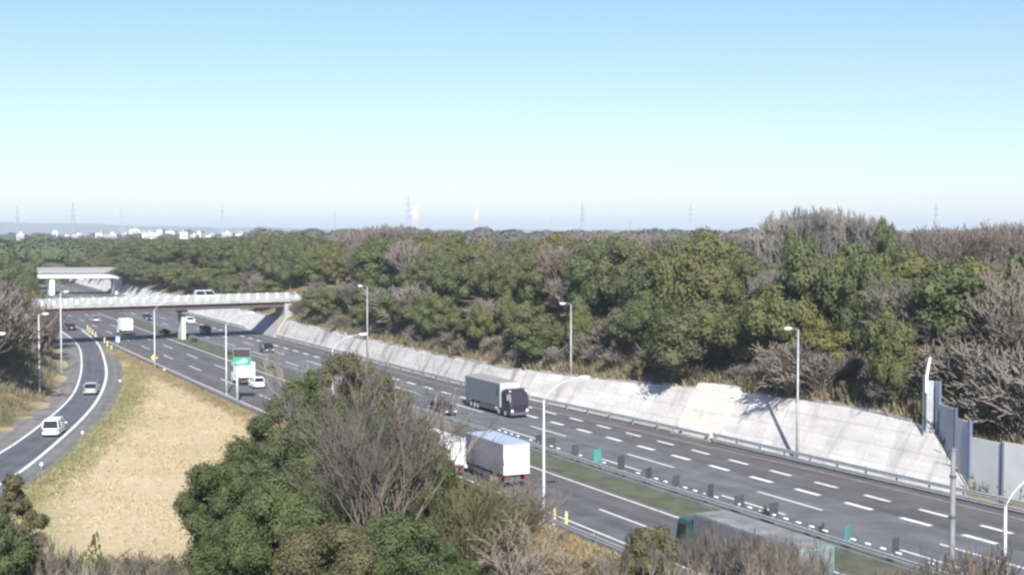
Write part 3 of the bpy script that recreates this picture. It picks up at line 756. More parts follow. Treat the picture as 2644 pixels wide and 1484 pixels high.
# ------------------------------------------------------------------ vehicles
def wheel(parent, x, y, r=.33, w=.22, rim=M_rim):
    def cyl(x0, x1, rr, n=14): return [[(xx, y + q*math.cos(2*math.pi*k/n), r + q*math.sin(2*math.pi*k/n)) for k in range(n)] for xx, q in ((x0, rr*.9), (x0 + .04, rr), (x1 - .04, rr), (x1, rr*.9))]
    b = B(); b.rings(cyl(x - w/2, x + w/2, r)); t = b.build('wheel', M_black, parent)
    sx = 1 if x > 0 else -1; b = B(); xo = x + sx*w/2; lo, hi = sorted((xo - sx*.02, xo + sx*.015)); b.rings(cyl(lo - .05, hi + .0, r*.6, 12)); b.build('rim', rim, t)
def car(s, d, away, paint, label, L=4.3, Wd=1.7, H=1.5, kind='hatch', xy=None, rz=None, z=0.02, group=None):
    if xy: x, y = xy
    else: x, y = P(s, d); rz = heading(s) + (0 if away else math.pi)
    r = empty('car', (x, y, z), rz, label, 'car', group)
    M = mat('car_paint_%s' % paint[0], paint[1], .25, spec=.6, metal=paint[2] if len(paint) > 2 else 0)
    h = Wd/2; hb = H*.60 if kind != 'van' else H*.54
    def ring(y_, w, z0, z1, e=.12):
        return [(-w+e, y_, z0), (w-e, y_, z0), (w, y_, z0+e), (w*1.0, y_, z1-e*1.6), (w-e*.9, y_, z1), (-w+e*.9, y_, z1), (-w, y_, z1-e*1.6), (-w, y_, z0+e)]
    f = L/2
    b = B()
    b.rings([ring(-f, h*.86, .38, hb*.86), ring(-f+.08, h*.94, .26, hb*.98), ring(-f+.5, h, .2, hb), ring(0, h, .18, hb), ring(f-1.15, h, .2, hb*.98), ring(f-.4, h*.96, .22, hb*.82), ring(f-.06, h*.86, .28, hb*.72), ring(f, h*.76, .4, hb*.62)])
    body = b.build('body', M, r, smooth=False)
    if kind == 'sedan': y0, y1, y2, y3 = -f+.55, -f+1.25, f-2.1, f-1.2
    elif kind == 'van': y0, y1, y2, y3 = -f+.06, -f+.22, f-1.5, f-.65
    else: y0, y1, y2, y3 = -f+.08, -f+.5, f-1.9, f-1.05
    hz = H - .05; wb = h*.93; wt = h*.78
    b = B(); b.add([(-wb, y0, hb-.04), (wb, y0, hb-.04), (wb, y3, hb-.06), (-wb, y3, hb-.06), (-wt, y1, hz), (wt, y1, hz), (wt, y2, hz), (-wt, y2, hz)],
                   [(4, 5, 6, 7), (0, 1, 5, 4), (1, 2, 6, 5), (2, 3, 7, 6), (3, 0, 4, 7)])
    g = b.build('windows', M_glass, r)
    b = B()
    b.rings([[(-wt-.03, y1-.05, hz-.02), (wt+.03, y1-.05, hz-.02), (wt+.03, y2+.05, hz-.02), (-wt-.03, y2+.05, hz-.02)], [(-wt+.04, y1+.05, hz+.05), (wt-.04, y1+.05, hz+.05), (wt-.04, y2-.08, hz+.05), (-wt+.04, y2-.08, hz+.05)]])
    for sx in (-1, 1):      # pillars
        for (ya, yb) in ((y0, y1), (y3, y2), ((y0+y3)/2, (y1+y2)/2)):
            b.tube([(sx*(wb+.01), ya, hb-.04), (sx*(wt+.02), yb, hz)], .045, 4)
    b.build('roof', M, r)
    for sx in (-1, 1):
        for yy in (-f+.78, f-.82): wheel(r, sx*(h-.1), yy, .32)
        b = B(); b.box(sx*h*.62-.17, sx*h*.62+.17, f-.16, f-.0, hb*.55, hb*.72, .02); b.build('headlight', M_lamp, r)
        b = B(); b.box(sx*h*.80-.09, sx*h*.80+.09, -f-.03, -f+.08, hb*.60, hb*.88, .02); b.build('taillight', M_red, r)
        b = B(); b.box(sx*(h+.1)-.09, sx*(h+.1)+.09, y3-.15, y3-.02, hb-.02, hb+.14, .02); b.build('mirror', M, r)
    b = B(); b.box(-h*.8, h*.8, -f-.05, -f+.1, .28, .46, .03); b.build('bumper', M, r)
    b = B(); b.box(-.17, .17, -f-.065, -f-.052, .5, .66); b.build('number_plate', M_white, r)
    return r
WHITE = ('white', (.80, .80, .80)); SILVER = ('silver', (.42, .45, .46), .4); BLACK = ('black', (.015, .015, .02)); DARK = ('dark_grey', (.05, .05, .065)); PURP = ('dark_plum', (.05, .042, .052))
def dir_on(poly, x, y):
    i = min(range(len(poly)), key=lambda k: (poly[k][0]-x)**2 + (poly[k][1]-y)**2); i = min(max(i, 1), len(poly)-2)
    a, b = poly[i-1], poly[i+1]; return math.atan2(-(b[0]-a[0]), b[1]-a[1])
x, y = at(126, 1128); x -= .1; y += 1.9; car(0, 0, True, WHITE, 'white minivan seen from behind climbing the left ramp', L=4.4, Wd=1.72, H=1.75, kind='van', xy=(x, y), rz=dir_on(RLs, x, y))
x, y = at(224, 1020); y += 1.8; car(0, 0, True, SILVER, 'silver-green hatchback ahead of the white minivan on the ramp', L=4.1, xy=(x, y), rz=dir_on(RLs, x, y))
x, y = at(174, 853); y += 1.8; car(0, 0, True, BLACK, 'black car at the top of the ramp beneath the bridge end', xy=(x, y), rz=heading(285))
car(224.9, 9.6, False, DARK, 'dark car on the far carriageway near the bridge', L=4.4, H=1.6, kind='van')
car(148.5, 6.4, False, PURP, 'dark plum car behind the bare twigs left of the grey truck', L=4.5)
car(265.5, 9.4, False, BLACK, 'black car in the shade line right of the bridge pier', L=4.6, H=1.7, kind='van')
car(294.5, 13.2, False, WHITE, 'white car farther off on the far carriageway behind the pier', L=4.3)
car(308, 6.4, False, DARK, 'dark grey car beyond the bridge near the median', L=4.3)
car(308, -5.6, True, SILVER, 'silver car ahead of the white box truck beyond the bridge', L=4.4)
car(180.1, -5.9, True, WHITE, 'small white car directly behind the white van below the green sign', L=3.4, Wd=1.5, H=1.5)
x, y = at(524, 757, 8.7); 
_s, _d = sd(x, y); car(0, 0, True, WHITE, 'white van crossing on the near bridge', L=4.8, Wd=1.8, H=2.0, kind='van', xy=P(256.6, 7.4), rz=heading(260) - R(90), z=7.48)

def box_truck(s, d, L, Wd, H, label, away=True, mside=M_white, mroof=None, mrear=None, cabL=1.9, frame=None, cabm=None, cargo_z=1.05):
    x, y = P(s, d); rz = heading(s) + (0 if away else math.pi)
    r = empty('box_truck', (x, y, .02), rz, label, 'truck')
    h = Wd/2; f = L/2; y0 = -f; y1 = f - cabL - .25
    b = B(); b.box(-h, h, y0, y1, cargo_z, H, .06); cb = b.build('cargo_box', mside, r)
    b = B(); b.box(-h+.02, h-.02, y0+.06, y1-.06, H+.001, H+.05, .02); b.build('roof', mroof or mside, cb)
    b = B()
    for xx in (-h+.04, -.02, h-.08): b.box(xx, xx+.05, y0-.03, y0-.003, cargo_z+.05, H-.05)
    b.box(-h+.02, h-.02, y0-.035, y0-.004, H-.16, H-.06); b.box(-h+.02, h-.02, y0-.035, y0-.004, cargo_z+.02, cargo_z+.14)
    b.build('door_frame', frame or M_steel, cb)
    if mrear:
        b = B(); b.box(-h+.09, h-.13, y0-.014, y0-.002, cargo_z+.14, H-.16); b.build('rear_door', mrear, cb)
    for xx in (-.25, .2):
        b = B(); b.tube([(xx, y0-.06, cargo_z+.1), (xx, y0-.06, H-.15)], .022, 5); b.build('lock_bar', M_steel, cb)
    b = B()
    for k in range(int((y1-y0)/1.2)): yy = y0 + .6 + k*1.2; b.box(-h-.02, -h-.002, yy, yy+.04, cargo_z+.05, H-.08); b.box(h+.002, h+.02, yy, yy+.04, cargo_z+.05, H-.08)
    b.build('side_ribs', mside, cb)
    b = B(); b.box(-.45, .45, y0+.1, f-.4, .6, .85); b.box(-h+.1, h-.1, y0+.05, y0+.16, .45, .62); b.box(-h+.05, -h+.1, y0+2.3, y1-1.2, .5, .85); b.box(h-.1, h-.05, y0+2.3, y1-1.2, .5, .85)
    b.build('chassis', M_dsteel, r)
    Mc = cabm or M_white; ch = min(H-.35, 2.9)
    b = B()
    ring = lambda yy, w, z0, z1: [(-w, yy, z0), (w, yy, z0), (w, yy, z1), (-w, yy, z1)]
    b.rings([ring(f-cabL, h*.94, .45, ch), ring(f-.55, h*.94, .4, ch), ring(f-.35, h*.93, .4, ch-.12), ring(f-.08, h*.92, .4, 1.7), ring(f, h*.9, .45, 1.5)]); cab = b.build('cab', Mc, r)
    b = B(); b.add([(-h*.84, f-.055, 1.72), (h*.84, f-.055, 1.72), (h*.84, f-.33, ch-.2), (-h*.84, f-.33, ch-.2)], [(0, 1, 2, 3)]); 
    for sx in (-1, 1): b.add([(sx*h*.955, f-1.25, 1.6), (sx*h*.955, f-.3, 1.6), (sx*h*.955, f-.45, ch-.35), (sx*h*.955, f-1.25, ch-.3)], [(0, 1, 2, 3)])
    b.build('windows', M_glass, cab)
    for sx in (-1, 1):
        b = B(); b.box(sx*(h+.12)-.07, sx*(h+.12)+.07, f-.35, f-.25, 1.7, 2.4, .02); b.build('mirror', M_dsteel, cab)
        b = B(); b.box(sx*h*.68-.16, sx*h*.68+.16, f-.02, f+.04, .65, .9, .02); b.build('headlight', M_lamp, r)
        b = B(); b.box(sx*h*.8-.18, sx*h*.8+.18, y0-.02, y0+.05, .66, .82, .01); b.build('taillight', M_red, r)
        for yy in ([y0+1.3, y0+2.25, f-1.0] if L > 8 else [y0+1.2, f-.9]): wheel(r, sx*(h-.18), yy, .46 if L > 8 else .36, .3)
    return r
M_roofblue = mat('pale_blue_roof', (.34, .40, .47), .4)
M_sideshade = mat('painted_shade_side', (.095, .095, .125), .4, c2=(.15, .148, .17), scale=.3)  # shade on the white truck's sides, painted in as a darker cool grey
box_truck(114.9, -5.5, 9.6, 2.45, 3.6, 'white box truck in the near lane with bright rear doors', mside=M_sideshade, mroof=M_roofblue, mrear=M_white, frame=M_white)
box_truck(119.6, -8.7, 8.4, 2.3, 3.35, 'second white box truck half hidden by the tree left of the larger one', mside=M_white)
box_truck(270.5, -5.9, 6.6, 2.25, 3.3, 'white box truck in the shade line beneath the near bridge', mside=M_white)
box_truck(184.8, -6.4, 5.2, 2.15, 3.1, 'small white box van behind the green road sign', mside=M_white)
M_teal = mat('teal_frame', (.12, .24, .21), .5)
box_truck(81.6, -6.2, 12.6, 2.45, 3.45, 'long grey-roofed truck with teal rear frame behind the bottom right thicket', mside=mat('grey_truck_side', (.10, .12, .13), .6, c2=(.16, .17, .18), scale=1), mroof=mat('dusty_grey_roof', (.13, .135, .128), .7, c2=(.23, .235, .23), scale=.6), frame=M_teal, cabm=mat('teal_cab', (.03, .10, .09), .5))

def big_truck(s, d):
    x, y = P(s, d); r = empty('curtain_truck', (x, y, .02), heading(s) + math.pi, 'grey covered truck with dark purple cab coming past the pale wall', 'truck')
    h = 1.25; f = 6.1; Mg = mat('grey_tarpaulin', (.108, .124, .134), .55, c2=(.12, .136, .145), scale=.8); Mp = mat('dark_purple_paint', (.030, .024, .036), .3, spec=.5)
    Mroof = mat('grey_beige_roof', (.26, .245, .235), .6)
    y0, y1 = -f, f - 2.5
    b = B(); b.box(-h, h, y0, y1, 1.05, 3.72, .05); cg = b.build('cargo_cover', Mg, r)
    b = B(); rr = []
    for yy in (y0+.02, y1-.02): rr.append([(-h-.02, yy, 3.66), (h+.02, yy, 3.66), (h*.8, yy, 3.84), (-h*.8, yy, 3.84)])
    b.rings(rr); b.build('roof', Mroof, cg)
    for sx in (-1, 1):
        b = B(); b.box(sx*(h+.015)-.012, sx*(h+.015)+.012, y1-.9, y1-.42, 2.3, 3.2); b.build('logo_patch', mat('dark_patch', (.06, .065, .075), .5), cg)
    b = B(); b.box(-h-.01, h+.01, y1-.06, y1+.03, 1.0, 3.74); b.build('headboard', mat('pale_grey_headboard', (.38, .39, .38), .5), cg)
    b = B(); b.box(-.45, .45, y0+.05, f-.3, .6, .9); b.box(-h+.08, h-.08, y0, y0+.12, .45, .62); b.box(-h+.03, -h+.09, y0+4.2, y1-1.4, .45, 1.0); b.box(h-.09, h-.03, y0+4.2, y1-1.4, .45, 1.0); b.box(-h+.02, -h+.08, y0+.2, y0+1.4, .5, 1.0); b.box(h-.08, h-.02, y0+.2, y0+1.4, .5, 1.0)
    b.build('chassis', M_dsteel, r)
    ring = lambda yy, w, z0, z1, e=.12: [(-w+e, yy, z0), (w-e, yy, z0), (w, yy, z0+e), (w, yy, z1-e*2), (w-e*1.5, yy, z1), (-w+e*1.5, yy, z1), (-w, yy, z1-e*2), (-w, yy, z0+e)]
    b = B(); b.rings([ring(f-2.25, h*.97, .42, 3.05), ring(f-1.4, h*.98, .4, 3.25), ring(f-.75, h*.98, .36, 3.2), ring(f-.35, h*.97, .34, 2.85), ring(f-.1, h*.95, .34, 2.0), ring(f, h*.92, .36, 1.5)]); cab = b.build('cab', Mp, r)
    b = B(); b.add([(-h*.82, f-.135, 2.0), (h*.82, f-.135, 2.0), (h*.8, f-.36, 2.72), (-h*.8, f-.36, 2.72)], [(0, 1, 2, 3)]); b.build('windshield', M_glass, cab)
    b = B()
    for sx in (-1, 1): b.add([(sx*h*.995, f-1.35, 1.75), (sx*h*.99, f-.4, 1.7), (sx*h*.99, f-.55, 2.5), (sx*h*.995, f-1.35, 2.55)], [(0, 1, 2, 3)])
    b.build('side_windows', M_glass, cab)
    b = B(); b.box(-h*.7, h*.7, f-.01, f+.05, .95, 1.5, .02); b.build('grille', mat('dark_grille', (.02, .02, .03), .3), cab)
    b = B(); b.box(-h*.95, h*.95, f-.15, f+.12, .32, .62, .04); b.build('bumper', M_dsteel, cab)
    for sx in (-1, 1):
        b = B(); b.box(sx*h*.76-.14, sx*h*.76+.14, f+.0, f+.1, .68, .98, .03); b.build('headlight', M_lamp, cab)
        b = B(); b.box(sx*(h+.16)-.09, sx*(h+.16)+.09, f-.3, f-.18, 2.0, 2.75, .03); b.build('mirror', mat('chrome_trim', (.7, .7, .72), .15, metal=.8), cab)
        b = B(); b.box(sx*h*.8-.1, sx*h*.8+.1, f-.55, f-.35, 2.98, 3.1, .02); b.build('marker_lamp', M_lamp, cab)
        for yy in (y0+1.7, y0+2.75, y0+3.6, f-2.9, f-1.2): wheel(r, sx*(h-.17), yy, .48, .3)
        b = B(); b.tube([(sx*(h-.25), f-3.9, .75), (sx*(h-.25), f-3.1, .75)], .28, 10); b.build('fuel_tank', M_rim, r)
big_truck(148.0, 12.95)

# ------------------------------------------------------------------ plants
def blob(nprng, c, r, k=2):
    """coarse leafy core so that crowns are not see-through everywhere"""
    v = []; 
    n1, n2 = 5, 7
    for i in range(n1):
        th = math.pi * (i + .5) / n1
        for j in range(n2):
            ph = 2*math.pi*j/n2 + i*.4; q = r*nprng.uniform(.85, 1.05)
            v.append((c[0] + q*math.sin(th)*math.cos(ph), c[1] + q*math.sin(th)*math.sin(ph), c[2] + q*math.cos(th)))
    v = np.array(v).reshape(n1, n2, 3); out = []
    for i in range(n1-1):
        for j in range(n2): out.append([v[i, j], v[i, (j+1) % n2], v[i+1, (j+1) % n2], v[i+1, j]])
    return np.array(out)
def crown_quads(seed, Rx, Hc, z0, nl, per, leaf, shape='round', core=.7, lr=(.26, .40), droop=0.0):
    g = np.random.default_rng(seed); Q = []
    cs = []
    for i in range(nl):
        for _ in range(30):
            u = g.uniform(-1, 1, 3)
            if np.linalg.norm(u) < 1: break
        n = np.linalg.norm(u); u = u / max(n, .3) * (.45 + .52 * g.random())
        z = (u[2] + 1) / 2
        w = {'round': math.sqrt(max(.05, 1 - (2*z - .9)**2 * .8)), 'cone': 1.15 - .85*z, 'broad': .8 + .25*math.sin(z*3.1)}[shape]
        c = np.array([u[0]*Rx*w, u[1]*Rx*w, z0 + Hc*(.06 + .82*z)])
        r = Rx * g.uniform(*lr) * (1.1 - .25*z); cs.append((c, r))
    for c, r in cs:
        n = int(per * g.uniform(.75, 1.25))
        d = g.normal(size=(n, 3)); d[:, 2] += .35; d /= np.linalg.norm(d, axis=1)[:, None]
        rr = r * (1 + .16*g.normal(size=(n, 1))); p = c + d * rr * np.array([1, 1, .82])
        nr = d + .38*g.normal(size=(n, 3)); nr /= np.linalg.norm(nr, axis=1)[:, None]
        t = np.cross(nr, g.normal(size=(n, 3))); t /= np.linalg.norm(t, axis=1)[:, None]; bb = np.cross(nr, t)
        a = leaf * g.uniform(.55, 1.25, (n, 1)); b2 = a * g.uniform(.5, .95, (n, 1))
        p[:, 2] = np.maximum(p[:, 2], z0*.35)
        Q.append(np.stack([p - t*a*.5, p - bb*b2*.5, p + t*a*.5, p + bb*b2*.5], 1))
        if core: Q.append(blob(g, c, r*core))
    Q = np.concatenate(Q); zt = np.percentile(Q[:, :, 2], 99.7); Q[:, :, 2] *= (z0 + Hc)/zt
    return Q
def segs_mesh(S, n=3):
    """S: list of (p0,p1,r0,r1) -> (m,4,3) quads of n-sided sticks"""
    A = np.array([q[0] for q in S]); Bq = np.array([q[1] for q in S]); r0 = np.array([q[2] for q in S])[:, None]; r1 = np.array([q[3] for q in S])[:, None]
    t = Bq - A; t /= np.maximum(np.linalg.norm(t, axis=1), 1e-6)[:, None]
    h = np.where(np.abs(t[:, 2:3]) > .9, np.array([[1., 0, 0]]), np.array([[0, 0, 1.]])); u = np.cross(t, h); u /= np.linalg.norm(u, axis=1)[:, None]; w = np.cross(t, u)
    out = []
    for k in range(n):
        a0, a1 = 2*math.pi*k/n, 2*math.pi*(k+1)/n
        e0 = u*math.cos(a0) + w*math.sin(a0); e1 = u*math.cos(a1) + w*math.sin(a1)
        out.append(np.stack([A + e0*r0, A + e1*r0, Bq + e1*r1, Bq + e0*r1], 1))
    return np.concatenate(out)
def grow(g, H, r, split=.25, spread=.5, levels=5, nmain=5, up=.35, twig=.022, kids=(3, 4), lean=(0, 0), wander=.12, ratio=.66, l0=.36):
    trunk = []; tw = []
    def stick(p, d, L, rad, lev, dst):
        k = 3 if lev < 2 else 2; q = p
        for i in range(k):
            d = d + g.normal(size=3)*wander + np.array([0, 0, up*.12]); d /= np.linalg.norm(d)
            q2 = q + d*L/k; a = rad*(1 - .35*i/k); b_ = rad*(1 - .35*(i+1)/k); dst.append((q, q2, max(a, twig), max(b_, twig))); q = q2
        return q, d
    def rec(p, d, L, rad, lev):
        e, d2 = stick(p, d, L, rad, lev, trunk if lev < 2 else tw)
        if lev >= levels: return
        n = g.integers(kids[0], kids[1] + 1)
        for i in range(n):
            a = g.normal(size=3); a -= a.dot(d2)*d2; a /= np.linalg.norm(a)
            nd = d2 + a*spread*g.uniform(.6, 1.5) + np.array([0, 0, up*.3]); nd /= np.linalg.norm(nd)
            f = 1.0 if i == 0 else g.uniform(.35, 1)
            base = p + (e - p)*f if i else e
            rec(base, nd, L*g.uniform(ratio-.12, ratio+.12), rad*.55, lev+1)
    z = H*split
    base = np.array([0., 0., 0.]); top = np.array([lean[0]*z, lean[1]*z, z])
    trunk.append((base, top, r, r*.85))
    for i in range(nmain):
        a = 2*math.pi*(i + g.uniform(-.3, .3))/nmain; sp = spread*g.uniform(.35, 1.1)
        d = np.array([math.cos(a)*sp, math.sin(a)*sp, 1.0]); d /= np.linalg.norm(d)
        rec(top*g.uniform(.8, 1), d, (H - z)*l0*g.uniform(.85, 1.15), r*.6, 0)
    return trunk, tw
def evergreen(name, seed, Rx, Hc, z0, nl, per, leaf, m, **kw):
    r = empty(name); g = np.random.default_rng(seed)
    S = [(np.array([0, 0, -.5]), np.array([.1, .1, z0+Hc*.35]), .22, .15)]
    for k in range(6):
        a = k*1.05 + g.uniform(0, .5); S.append((np.array([.05, .05, z0+Hc*.1*(k % 3)]), np.array([math.cos(a)*Rx*.6, math.sin(a)*Rx*.6, z0+Hc*(.3+.1*(k % 3))]), .1, .05))
    mkquads('trunk', segs_mesh(S, 6), M_bark, r)
    mkquads('crown', crown_quads(seed, Rx, Hc, z0, nl, per, leaf, **kw), m, r)
    reg(r); r['H'] = z0 + Hc; return r
def bare(name, seed, H, r, m=M_twig, mt=M_bark, **kw):
    o = empty(name); g = np.random.default_rng(seed); t, w = grow(g, H, r, **kw)
    mx = max(q[1][2] for q in t + w); k = H / mx
    t = [(a*k, b*k, x, y) for a, b, x, y in t]; w = [(a*k, b*k, x, y) for a, b, x, y in w]
    mkquads('trunk', segs_mesh(t, 5), mt, o); mkquads('crown', segs_mesh(w, 3), m, o); reg(o); o['H'] = H; return o
USED = {}
def plant(proto, x, y, z, sc, label, cat, group=None, rz=None, sxy=None):
    if proto.name in USED: q = copy_tree(proto)
    else: q = proto; USED[proto.name] = 1
    q.location = (x, y, z - .05); q.rotation_euler = (0, 0, rnd.uniform(0, 6.28) if rz is None else rz)
    q.scale = ((sxy or sc) * rnd.uniform(.95, 1.05), (sxy or sc) * rnd.uniform(.95, 1.05), sc)
    if 'group' in q: del q['group']
    return tag(q, label, cat, group)
EV = [evergreen('evergreen_tree', 10+i, 3.9, 9.6, .8, 40, 215, .35, M_leaf, shape=['round', 'broad', 'round', 'cone', 'round', 'broad'][i], core=.76, lr=(.20, .42)) for i in range(6)]
EY = [evergreen('evergreen_tree', 40+i, 3.9, 9.6, .8, 46, 180, .36, M_leafyellow, shape='round', core=.72) for i in range(2)]
BT = [bare('bare_tree', 20+i, 11.0, .20, spread=[.55, .4, .65][i], levels=4, nmain=7, twig=.034, kids=(3, 4), up=.45, m=M_twiggrey) for i in range(3)]
DT = bare('bare_tree', 27, 11.0, .22, spread=.36, levels=4, nmain=11, twig=.036, kids=(3, 5), up=.6, m=mat('dome_twigs', (.17, .162, .15), .9, rand=[(.15, .142, .13), (.19, .18, .165)], spec=.1), split=.2)
LB = [bare('bare_tree', 28+i, 8.0, .14, spread=.5, levels=4, nmain=8, twig=.04, kids=(3, 4), up=.5, m=M_twig, split=.1) for i in range(2)]
SH = [bare('bare_shrub', 30+i, 5.5, .07, m=M_twiggrey, spread=.62, levels=3, nmain=20, split=.06, twig=.036, kids=(3, 4), up=.35, wander=.16) for i in range(3)]

LS = evergreen('leafy_shrub', 61, 1.7, 2.9, .1, 22, 70, .28, M_leafolive, core=.7)
rf = random.Random(11)
def zone(s):
    return ('beyond the far bridge' if s > 440 else 'between the two bridges' if s > 262 else 'above the streaked wall' if s > 156 else 'above the pale wall')
def near(cx):
    return [w for a, w in ((200, 'above the far bridge'), (420, 'right of the far bridge'), (620, 'behind the left half of the near bridge'), (770, 'behind the right end of the near bridge'), (880, 'just right of the near bridge'), (1000, 'around the first tall grey lamp post'), (1180, 'above the bare foreground tree'), (1340, 'above the grey covered truck'), (1500, 'around the second tall grey lamp post'), (1700, 'left above the bright buttress'), (1880, 'above the bright buttress'), (2100, 'around the lamp post right of the buttress'), (2330, 'left of the noise barrier'), (9999, 'above the noise barrier')) if cx < a][0]
# front fringe of bare shrubs and small trees (photo columns), just above the wall
def topz(px, py, Y): return aty(px, py, Y)[1]
fringe = [(800, 700, 'b'), (760, 722, 's'), (780, 715, 'b'), (830, 722, 's'), (870, 740, 's'), (905, 765, 's'), (1000, 715, 's'), (1040, 705, 's'), (1080, 725, 'b'), (960, 760, 's'), (1110, 770, 's'), (1150, 790, 's'), (1235, 742, 's'), (1200, 760, 's'), (1290, 790, 's'), (1370, 815, 's'), (1410, 830, 's'), (1450, 820, 's'), (1545, 800, 's'), (1600, 850, 's'), (1700, 880, 's'), (1740, 900, 's'), (1870, 910, 's'), (1990, 870, 's'), (2020, 850, 's'), (2150, 870, 's'), (2330, 850, 's'), (2400, 820, 's'), (2470, 820, 's'), (2530, 830, 's'), (2600, 830, 's'), (850, 735, 's'), (1020, 715, 'b'), (1065, 735, 's'), (985, 745, 's'), (1215, 745, 'b'), (1265, 770, 's'), (1180, 780, 's'), (1330, 800, 's'), (1520, 790, 'b'), (1480, 830, 's'), (1570, 850, 's'),
          (1655, 860, 's'), (1960, 850, 'b'), (1920, 900, 's'), (2060, 880, 's'), (2110, 840, 'b'), (2180, 820, 'b'), (2260, 800, 'b'), (2300, 780, 'b'), (2360, 760, 'b'), (2420, 740, 'b'), (2480, 760, 'b'), (2540, 745, 'b'), (2600, 760, 'b'),
          (2220, 900, 's'), (2290, 910, 's'), (2350, 900, 's'), (2430, 880, 's'), (2500, 900, 's'), (2560, 900, 's'), (2450, 960, 's'), (2540, 990, 's'), (2600, 1000, 's')]
for i, (cx, cy, t) in enumerate(fringe):
    k = (24.0 if cx < 1180 else foot(150) + 3.6) + rf.uniform(0, 2.5) + (2.0 if t == 'b' else 0) + (3.5 if cx > 2100 else 0)
    x, y = col_to_xy(cx*K, k + 1.5); z = ground(x, y); H = max(2.2, topz(cx*K, cy*K, y) - z)
    if cx > 2150: H *= .92
    pr = (BT if t == 'b' else SH)[i % 3]
    lab = 'bare grey-brown %s on the slope top %s' % ('tree' if t == 'b' else 'shrub', near(cx))
    plant(pr, x, y, z, H / pr['H'], lab, 'bare tree' if t == 'b' else 'shrub', 'those like the ' + lab, sxy=H / pr['H'] * (1.15 if t == 'b' else 1.3))
for k in range(19):
    s_ = 276 + k*8 + rf.uniform(-2, 2); d_ = 24.6 + rf.uniform(0, 2.5); x, y = P(s_, d_); z = ground(x, y); H = rf.uniform(3.5, 6)
    plant(SH[k % 3], x, y, z, H/5.5, 'bare shrub at the wood edge between the two bridges', 'shrub', 'bare shrubs between the two bridges', sxy=H/4.5)
s_ = 101
while s_ < 252:
    if 117 < s_ < 130: s_ = 130.5
    e_ = rf.uniform(.9, 3.2); d_ = foot(s_) + wtop(s_)*WS + e_; x, y = P(s_, d_); z = ground(x, y); H = rf.uniform(1.3, 3.4); cx = (1322 + FPX*x/y)/K
    lab = '%s bush on the wall top %s' % (('bare grey', 'bare brown', 'leafy olive')[int(s_*7) % 3], near(cx))
    plant((SH[1], SH[0], LS)[int(s_*7) % 3], x, y, z, H/(5.5 if int(s_*7) % 3 < 2 else 3.0), lab, 'shrub', 'those like the ' + lab, sxy=H/4.2)
    s_ += rf.uniform(1.4, 3.4)
# evergreen wood on the plateau
cols_bare = [(1700, 1900), (1900, 2150), (2400, 2640)]
cnt = 0
def topline(cx):   # photo row (2576 wide) of the treetops of the main wood
    return tab([(0, 618), (120, 604), (300, 600), (520, 602), (700, 592), (760, 590), (850, 610), (1000, 600), (1100, 590), (1200, 598), (1300, 612), (1440, 590), (1560, 600), (1660, 600), (1800, 596), (1880, 640), (1960, 650), (2120, 620), (2240, 640), (2300, 615), (2400, 660), (2500, 640), (2576, 640)], cx)
rows = [(29.5, 5.4, 0), (34.5, 5.8, 1), (41, 6.6, 2), (49, 7.6, 3), (60, 9.0, 4), (74, 11.0, 5), (92, 14, 6)]
for d0, st, ri in rows:
    s = 70.0 + rf.uniform(0, 4)
    while s < 640:
        d = d0 + rf.uniform(-1.6, 1.6) + (-3.9 if s > 156 and ri == 0 else -1.6 if ri == 0 else -1 if ri == 1 else 0); x, y = P(s, d); px = 1322 + FPX*x/y; cx = px / K
        step = st * (1.0 if s < 230 else 1.25 if s < 350 else 1.9); s += step * rf.uniform(.85, 1.15) / 1.12
        if cx < -60 or cx > 3200 or (cx > 2680 and rf.random() < .25): continue
        if 246 < s < 276 and d < 36: continue
        if cx > 2290 and ri == 0: continue
        if ri == 0 and 112 < s < 134: d += 2.2; x, y = P(s, d)
        z = ground(x, y)
        tz = topz(px, topline(cx)*K, y) + rf.uniform(-.9, .6)
        H = tz - z if ri >= 2 else min(tz - z, ([5.6, 8.6][ri]) * rf.uniform(.8, 1.35) + (1.5 if s < 150 else 0))
        if ri >= 2: H *= rf.uniform(.84, 1.04)
        H = max(4.0, min(H, 14.5))
        bq = .10
        if cx > 2180 and ri < 3: bq = .5
        if 1830 < cx < 2010 and ri > 2: bq = .6
        if ri >= 5 and cx > 750: bq = .6
        if rf.random() < bq:
            pr = BT[rf.randrange(3)]; lab = 'bare grey-brown tree in the %s rows %s' % ('front' if ri < 3 else 'rear', near(cx)); c = 'bare tree'; gr = lab.replace('tree', 'trees'); w = H/pr['H']*1.1
        else:
            yel = rf.random() < (.07 if ri < 3 else .2) or (2230 < cx < 2330 and 2 <= ri < 4) 
            pr = EY[rf.randrange(2)] if yel else EV[rf.randrange(6)]
            lab = '%s evergreen tree in the %s %s' % ('yellow-green' if yel else 'dark green', ['front row', 'second row', 'middle rows', 'middle rows', 'rear rows', 'rear rows', 'rear rows'][ri], near(cx)); c = 'evergreen tree'; gr = lab.replace('tree', 'trees'); w = (.86 + .05*ri) * (1 if s < 230 else 1.25 if s < 350 else 1.75)
            w *= rf.choice([.72, .9, 1.0, 1.12, 1.3])*rf.uniform(.92, 1.08)
            w = min(w, H/5.2) if s < 230 else w
        plant(pr, x, y, z, H/pr['H'], lab, c, gr, sxy=w); cnt += 1
print('wood trees', cnt)
